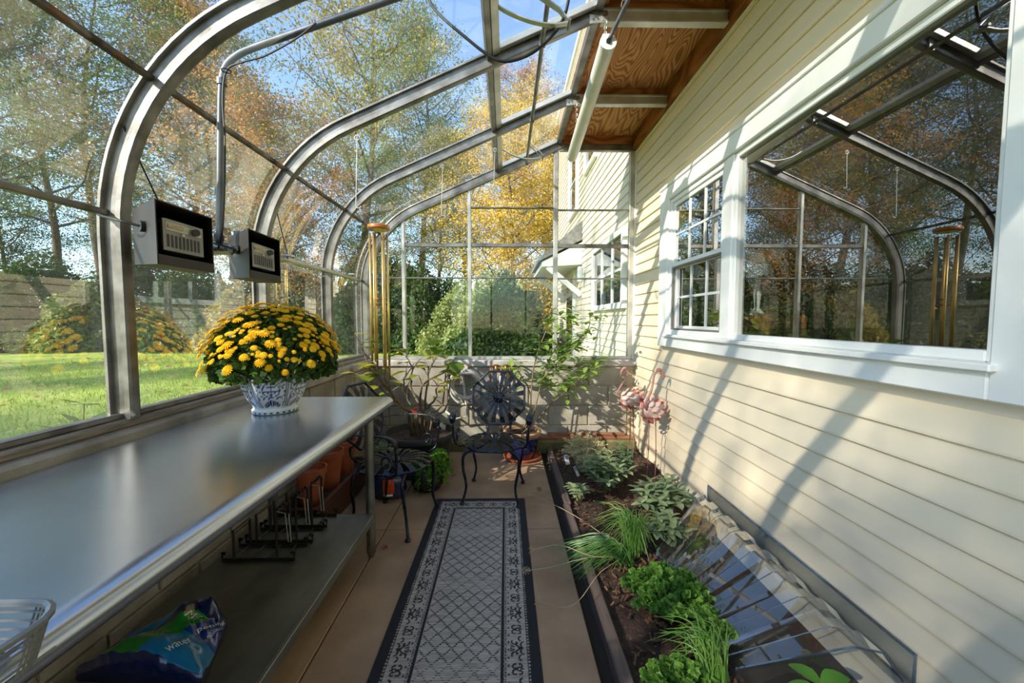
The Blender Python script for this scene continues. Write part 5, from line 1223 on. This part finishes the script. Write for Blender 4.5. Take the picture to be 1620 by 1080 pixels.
# ================================================================ FLAMINGOS
PINKW = mat('blush_white_metal', lin(206, 184, 170), lin(190, 112, 102), rough=.45, scale=14, lo=.48, hi=.62); PINK = mat('coral_metal', lin(186, 84, 74), lin(200, 128, 116), rough=.45, scale=18); DUSTY = mat('dusty_pink_metal', lin(178, 128, 116), lin(150, 98, 90), rough=.5, scale=16)
feather = leaf_mesh('feather', .062, .019, .35, -.25, None, 6); feather.materials.append(PINKW); feather2 = leaf_mesh('feather', .055, .017, .35, -.25, None, 6); feather2.materials.append(PINK)
def flamingo(base, body, head, yaw, lab, hyaw=None):
    t = thing('metal_flamingo', lab, 'garden ornament', base, 0, 'metal flamingos'); b = Vector(body); f = Vector((math.cos(yaw), math.sin(yaw), 0)); s = Vector((-f.y, f.x, 0))
    mb = MB(); n = 12
    rings = [(-.105, .018, .01), (-.08, .045, .006), (-.03, .066, 0), (.03, .068, -.004), (.07, .048, .0), (.092, .02, .012)]
    vs = []
    for (d, r, z) in rings: vs += [b + f*d + Vector((0, 0, z)) + s*(r*.85*math.cos(2*math.pi*k/n)) + Vector((0, 0, r*math.sin(2*math.pi*k/n))) for k in range(n)]
    mb.add(vs, [(i*n+k, i*n+(k+1) % n, (i+1)*n+(k+1) % n, (i+1)*n+k) for i in range(5) for k in range(n)] + [tuple(range(n-1, -1, -1)), tuple(5*n + k for k in range(n))]); mb.build('body', PINKW, t, smooth=True)
    rnd = random.Random(2)
    for i, (d, r, z) in enumerate(rings[1:5]):
        for k in range(9):
            a = 2*math.pi*(k + .5*(i % 2))/9; rad = s*(.85*math.cos(a)) + Vector((0, 0, math.sin(a)))
            put_leaf(feather2 if (i == 0 or math.sin(a) < -.5 or rnd.random() < .22) else feather, t, b + f*(d + .025) + rad*(r*.95), (-f*.85 + rad*.55), up=rad, sc=rnd.uniform(.85, 1.1), nm='feather')
    h = Vector(head); g_ = f if hyaw is None else Vector((math.cos(hyaw), math.sin(hyaw), 0)); st_ = b + f*.085 + Vector((0, 0, .015))
    q = spline([st_, st_ + f*.03 + Vector((0, 0, .05)), st_.lerp(h, .5) + f*.012, h - g_*.02 + Vector((0, 0, -.04)), h], 6); MB().tube(q, [.012 - .006*i/len(q) for i in range(len(q))], 8).build('neck', DUSTY, t, smooth=True)
    hd = MB().tube(spline([h - g_*.004, h + Vector((0, 0, .012)) + g_*.012, h + g_*.032, h + g_*.044 + Vector((0, 0, -.03)), h + g_*.040 + Vector((0, 0, -.062))], 4), [.008, .011, .014, .0155, .0155, .015, .0145, .014, .013, .012, .011, .0105, .0095, .0085, .007, .005, .002], 9).build('head', DUSTY, t, smooth=True)
    for sg in (-1, 1): MB().ball(h + g_*.024 + Vector((-g_.y, g_.x, 0))*(sg*.0135) + Vector((0, 0, .006)), .0032, 8, 5).build('eye', BLACKP, hd)
    for k, sg in enumerate((-1, 1)):
        top = b + s*(sg*.026) - f*.01 + Vector((0, 0, -.045)); foot = Vector((base[0], base[1], base[2])) + s*(sg*.03) - f*(.02*k); kn = top.lerp(foot, .55) - f*.012
        lg = MB().tube([top, top.lerp(kn, .25), kn, foot - Vector((0, 0, .02))], [.011, .005, .004, .0035], 7).build('leg', DUSTY, t, smooth=True); MB().ball(kn, .0085, 8, 6).build('knee', PINK, lg, smooth=True)
flamingo((1.155, 3.05, .03), (1.15, 3.03, .59), (1.165, 2.985, .90), R(-135), 'metal flamingo nearer the camera, head high beside the siding', R(-12))
flamingo((1.10, 3.42, .03), (1.10, 3.40, .60), (1.055, 3.40, .86), R(185), 'metal flamingo in the back corner looking left')
# ================================================================ BED EDGING
EDGE = mat('brown_edging_board', lin(104, 88, 80), lin(78, 64, 58), rough=.75, scale=10, stretch=(3, .4, 3), bump=.15)
for (ya, yb_, xo, lab) in ((2.60, 3.74, .012, 'brown edging board of the bed, farthest piece'), (1.97, 2.585, .0, 'short brown edging board beside the chives'), (.95, 1.955, .008, 'brown edging board beside the parsley'), (-1.8, .93, .0, 'brown edging board of the bed, nearest piece')):
    e = thing('edging_board', lab, 'edging', (.41, (ya+yb_)/2, 0), 0, 'brown bed edging')
    MB().bbox((.385 + xo, ya, -.03), (.435 + xo, yb_, .055), .006).build('board', EDGE, e)
    for y in (ya + .12, yb_ - .12): MB().tube([(.41 + xo, y, .053), (.41 + xo, y, .058)], .008, 10).build('stake_head', ALU, e)

# ================================================================ BED PLANTS
def soil_at(px, py, z=.03): return at(px, py, 'z', z)
STRAW = mat('dry_straw', lin(206, 190, 150), lin(170, 150, 108), rough=.7, scale=12)
GRN = leaf_mat('thyme_leaves', lin(190, 182, 130), lin(232, 222, 178), .35, .6)
q = at(932, 752, 'z', .03); herb_mound('thyme_bush', 'pale straw-green twiggy herb bush at the far end of the bed', (.67, 3.22, .03), .23, .33, 4600, .026, GRN, 150, .38, seed=6, sm=STRAW)
SAGE = leaf_mat('sage_leaves', lin(112, 132, 96), lin(158, 172, 124), .25, .8, attr=False); sagel = leaf_mesh('leaf', .07, .0155, .2, .3, None, 6); sagel.materials.append(SAGE)
def sage(c, tips, label, sc=1.0, seed=1):
    t = thing('sage_plant', label, 'plant', c, 0, 'sage plants'); rnd = random.Random(seed)
    for tip in tips:
        q = spline([c, Vector(c).lerp(Vector(tip), .5) + Vector((0, 0, .03)), tip], 5); MB().tube(q, [.004]*5 + [.003]*6, 6).build('stem', GSTEM, t, smooth=True)
        for i in range(3, len(q)):
            a = i*1.57 + rnd.uniform(-.4, .4)
            for s in (0, math.pi): put_leaf(sagel, t, q[i], (math.cos(a+s), math.sin(a+s), .35 + .5*(i == len(q)-1)), sc=sc*rnd.uniform(.7, 1.2)*(.75 if i == len(q)-1 else 1))
def tips_from(c, r, h, n, seed):
    rnd = random.Random(seed); o = []
    for k in range(n):
        a = k*2.4; q = math.sqrt((k+.5)/n)*r; o.append((c[0] + math.cos(a)*q, c[1] + math.sin(a)*q, c[2] + h*(1 - .45*(q/r)**2)*rnd.uniform(.85, 1.1)))
    return o
c = (.72, 2.78, .03); sage(c, tips_from(c, .19, .31, 17, 3), 'grey-green sage in the middle of the bed below the thyme', 1.1, 2)
c = (.98, 2.42, .03); sage(c, tips_from(c, .19, .24, 15, 5), 'bushy sage against the siding behind the well cover', 1.15, 4)
c = (.90, 2.12, .03); sage(c, tips_from(c, .10, .17, 6, 6), 'large-leaved sage drooping beside the well cover', 1.15, 5)
c = (.50, 2.66, .03); sage(c, tips_from(c, .08, .13, 4, 7), 'small sage seedling near the edging board', .9, 6)
DKL = leaf_mat('dark_sage_leaves', lin(74, 96, 70), lin(110, 132, 96), .25, .7, attr=False); old = sagel; sagel = leaf_mesh('leaf', .075, .02, .2, .3, None, 6); sagel.materials.append(DKL)
c = (.93, 3.0, .03); sage(c, tips_from(c, .09, .30, 5, 8), 'dark-leaved upright plant between the thyme and the flamingos', 1.0, 7); sagel = old

def grass_clump(name, label, c, n, L, spread, m, seed, bias=(0, 0), cat='plant', thick=.0028, group=None, lift=.75):
    t = thing(name, label, cat, c, 0, group); rnd = random.Random(seed); mb = MB()
    for k in range(n):
        a = rnd.uniform(0, 6.28); q = rnd.uniform(.05, 1)**.6*spread; l = L*rnd.uniform(.55, 1.1)
        b0 = Vector((c[0] + rnd.gauss(0, .022), c[1] + rnd.gauss(0, .022), c[2])); d = Vector((math.cos(a)*q + bias[0], math.sin(a)*q + bias[1], 0))
        mid = b0 + d*.35*l + Vector((0, 0, l*lift*(.75))); e = b0 + d*l*1.15 + Vector((0, 0, max(.015, l*lift*rnd.uniform(.55, 1.05) - .45*d.length*l)))
        pts = spline([b0, mid, e], 3); mb.tube(pts, [thick*(1 - .8*i/6) for i in range(7)], 3, cap=False)
    o = mb.build('blade', m, t); o['kind'] = 'stuff'; return t
BLADE = mat('chive_blades', lin(86, 134, 48), lin(132, 164, 80), rough=.4, scale=8); BLADED = mat('chive_blades_deep', lin(62, 112, 44), lin(104, 146, 60), rough=.4, scale=8)
grass_clump('chive_clump', 'upright chive clump in front of the sages', (.70, 2.06, .03), 150, .36, .55, BLADE, 2, (-.05, .05), group='chive clumps')
grass_clump('chive_clump', 'chive clump leaning over the edging onto the floor', (.62, 1.98, .03), 110, .34, .5, BLADED, 3, (-.75, .0), group='chive clumps', lift=.45)
grass_clump('chive_clump', 'glossy chive clump beside the near well cover edge', (.72, 1.28, .03), 90, .30, .5, BLADE, 5, (-.1, .35), group='chive clumps', thick=.0034)
# dry flower stalks reaching over the floor
def stalk(pts, lab, head=True):
    s = thing('dry_stalk', lab, 'dry stalk', pts[0], 0, 'dry chive stalks'); q = spline(pts, 6); MB().tube(q, .0016, 5).build('stem', STRAW, s)
    if head:
        mb = MB(); rnd = random.Random(int(abs(pts[-1][0])*1000)); e = Vector(pts[-1])
        for k in range(14):
            d = Vector((rnd.gauss(0, 1), rnd.gauss(0, 1), rnd.gauss(0, 1))).normalized(); mb.tube([e, e + d*.018], .0008, 3); mb.ball(e + d*.018, .0026, 5, 4)
        mb.build('seed_head', STRAW, s)
c = Vector((.64, 2.0, .05))
for pts, lab in (([(837, 780), (900, 810), (960, 850)], 'long straight dry stalk pointing to the blue pot'), ([(840, 870), (885, 862), (940, 880)], 'dry stalk over the rug edge below the long one'), ([(833, 902), (870, 897), (930, 882)], 'dry stalk lying across the rug edge'), ([(850, 950), (905, 958), (950, 905)], 'lowest dry stalk curving over the concrete')):
    q = [at(x, y, 'z', z) for (x, y), z in zip(reversed(pts), (.12, .10, .045))]; stalk([c] + q, lab)
# curly parsley
PAR = leaf_mat('parsley_leaves', lin(78, 130, 46), lin(142, 184, 82), .35, .5)
herb_mound('parsley_clump', 'bright curly parsley clump beside the well cover', (.70, 1.62, .02), .20, .20, 7500, .021, PAR, 110, 1.3, seed=12)
herb_mound('parsley_clump', 'smaller parsley clump nearest the camera', (.58, 1.22, .02), .13, .13, 3200, .021, PAR, 60, 1.3, seed=13)
herb_mound('parsley_clump', 'flat parsley tuft between chives and well cover', (.80, 1.44, .02), .07, .17, 900, .024, PAR, 24, 1.3, seed=15)
c = at(1300, 1078, 'z', .16); BAS = leaf_mat('basil_leaves', lin(66, 122, 44), lin(104, 158, 62), .35, .4, attr=False); basl = leaf_mesh('leaf', .085, .028, .25, .35, .04, 8); basl.materials.append(BAS)
t = thing('basil_plant', 'broad-leaved green plant at the bottom right by the well cover', 'plant', (c.x, c.y, .02)); MB().tube([(c.x, c.y, .0), (c.x, c.y, c.z)], .005, 6).build('stem', GSTEM, t)
for k in range(9): put_leaf(basl, t, (c.x, c.y, c.z - .012*k), (math.cos(k*2.2), math.sin(k*2.2), .45 - .06*k), sc=1.0)
c = at(1062, 772, 'z', .05); t = thing('bed_seedling', 'small round-leaved seedling at the foot of the siding', 'plant', (c.x, c.y, .03)); sl2 = leaf_mesh('leaf', .05, .02, .2, .2, None, 6); sl2.materials.append(SAGE)
for k in range(8): put_leaf(sl2, t, (c.x, c.y, .06 + .012*k), (math.cos(k*2.2), math.sin(k*2.2), .4), sc=1.0)
MB().tube([(c.x, c.y, .02), (c.x, c.y, .15)], .003, 5).build('stem', GSTEM, t)
# plant tags
for (x, y, rz, lab) in ((.545, 3.36, .4, 'blue and white plant tag at the far end of the bed'), (.59, 3.1, .9, 'white plant tag leaning in front of the thyme bush')):
    M = Matrix.Translation((x, y, .03)) @ Matrix.Rotation(rz, 4, 'Z') @ Matrix.Rotation(R(-28), 4, 'X')
    g = thing('plant_tag', lab, 'tag', (x, y, .03), 0, 'plant tags'); MB().bbox((-.02, -.001, .0), (.02, .001, .085), .0005, M).build('card', WHITE, g); MB().bbox((-.016, -.002, .045), (.016, -.001, .08), .0003, M).build('print', mat('tag_blue%d' % int(x*100), lin(70, 120, 190), lin(200, 214, 230), rough=.4, scale=60), g)

# ================================================================ WINDOW-WELL COVER
CLEAR = glass_mat('clear_plastic', (.90, .93, .95, 1), 1.5, 3.0, 0.01, .05, .02, 6.0, dirt=(.7, .75, .78, 1))
CLEARE = glass_mat('clear_plastic_edge', (.45, .58, .68, 1), 1.55, 2.5, .05, .2, .03, 6.0, dirt=(.5, .6, .7, 1))
t = thing('well_cover', 'clear ribbed plastic window-well cover against the siding', 'window well cover', (1.1, 1.75, .05))
FY0, FY1 = 1.15, 2.41
MB().bbox((1.280, FY0, .105), (1.286, FY1, .250), .002).build('flange', CLEAR, t)
MB().tube([(1.283, FY0, .115), (1.283, FY0, .25), (1.283, FY1, .25), (1.283, FY1, .115)], .006, 6).build('flange_edge', CLEARE, t)
prof = [(1.28, .135, 0), (1.225, .205, .02), (1.15, .208, .05), (.82, .045, .18), (.80, .0, .19)]
ny = 64; vs = []
for (x, z, nar) in prof:
    for j in range(ny+1):
        f = j/ny; a, b = FY0 + .03 + nar*.75, FY1 - .03 - nar*1.9; y = a + (b-a)*f
        st_ = .014*(1 if (f*7) % 1 < .55 else 0) if .05 < nar + .04 and x < 1.25 else 0
        vs.append((x, y, z + st_))
n1_ = ny+1
MB().add(vs, [(i*n1_+j, i*n1_+j+1, (i+1)*n1_+j+1, (i+1)*n1_+j) for i in range(4) for j in range(ny)]).build('dome', CLEAR, t)
for jend in (0, ny):
    pts = [Vector(vs[i*n1_ + jend]) for i in range(5)]; s = -1 if jend == 0 else 1
    low = [Vector((p.x, p.y + s*(.02 + .10*max(0, p.z)), .0)) for p in pts]
    MB().add(pts + low, [(i, i+1, 5+i+1, 5+i) for i in range(4)]).build('end_panel', CLEAR, t)
    MB().tube(pts, .004, 5).build('end_edge', CLEARE, t)
for k in range(1, 7):
    j = int(ny*(k - 1 + .55)/7 + .5) + 1; MB().tube([Vector(vs[i*n1_ + min(ny, j)]) for i in (1, 2, 3)], .0026, 4).build('rib', CLEARE, t)
MB().tube([Vector(vs[3*n1_ + j]) for j in range(0, ny+1, 2)], .0026, 4).build('front_edge', CLEARE, t)

# ================================================================ ROOM BEHIND THE WINDOW
p = at(1200, 418, 'x', 2.1); t = thing('indoor_lamp', 'white table lamp behind the picture window glass', 'lamp', (p.x, p.y, .35))
MB().lathe([(.12, -.10), (.125, -.095), (.06, .10), (.055, .10)], p, 4, cap=False).build('shade', mat('linen_shade', lin(224, 220, 208), None, rough=.9), t); MB().lathe([(.06, -.42), (.05, -.40), (.02, -.36), (.03, -.25), (.015, -.1), (.01, .05)], p, 14).build('base', WHITE, t, smooth=True)
MB().bbox((p.x - .25, p.y - .25, .35), (p.x + .25, p.y + .25, p.z - .42), .02).build('stand', LUMBER, t)
c = Vector((2.35, 1.5, .35)); t = thing('indoor_armchair', 'cream upholstered armchair behind the picture window', 'armchair', c); CREAM = mat('cream_upholstery', lin(206, 198, 176), lin(190, 180, 156), rough=.9, scale=6)
MB().bbox((2.0, 1.2, .45), (2.65, 1.85, .78), .06).build('seat', CREAM, t); MB().bbox((2.55, 1.15, .45), (2.78, 1.9, 1.25), .07).build('backrest', CREAM, t)
for y in (1.1, 1.86): MB().tube(spline([(1.98, y, .5), (1.95, y, .98), (2.1, y, 1.08), (2.4, y, 1.10), (2.62, y, 1.2)], 5), .07, 10).build('arm', CREAM, t, smooth=True)
for x in (2.02, 2.6):
    for y in (1.2, 1.82): MB().lathe([(.02, 0), (.03, .12)], (x, y, .35), 8).build('leg', LUMBER, t)

# a few dry leaves on the concrete
dl = leaf_mesh('dry_leaf', .045, .014, .4, .3, .1, 7); dl.materials.append(mat('dry_brown_leaf', lin(150, 98, 58), lin(112, 72, 42), rough=.8, scale=30))
for k, (px, py, where) in enumerate(((566, 778, 'beside the brown planter trough'), (722, 752, 'between the two sunburst chairs'), (850, 772, 'near the far edging board'), (604, 868, 'beside the steel table leg'))):
    p = at(px, py, 'z', .006); o = link('dry_leaf', dl, None); o.location = (p.x, p.y, .012); o.rotation_euler = (.1, .15, k*1.9)
    tag(o, 'small brown dry leaf on the floor ' + where, 'leaf', 'dry leaves on the floor')
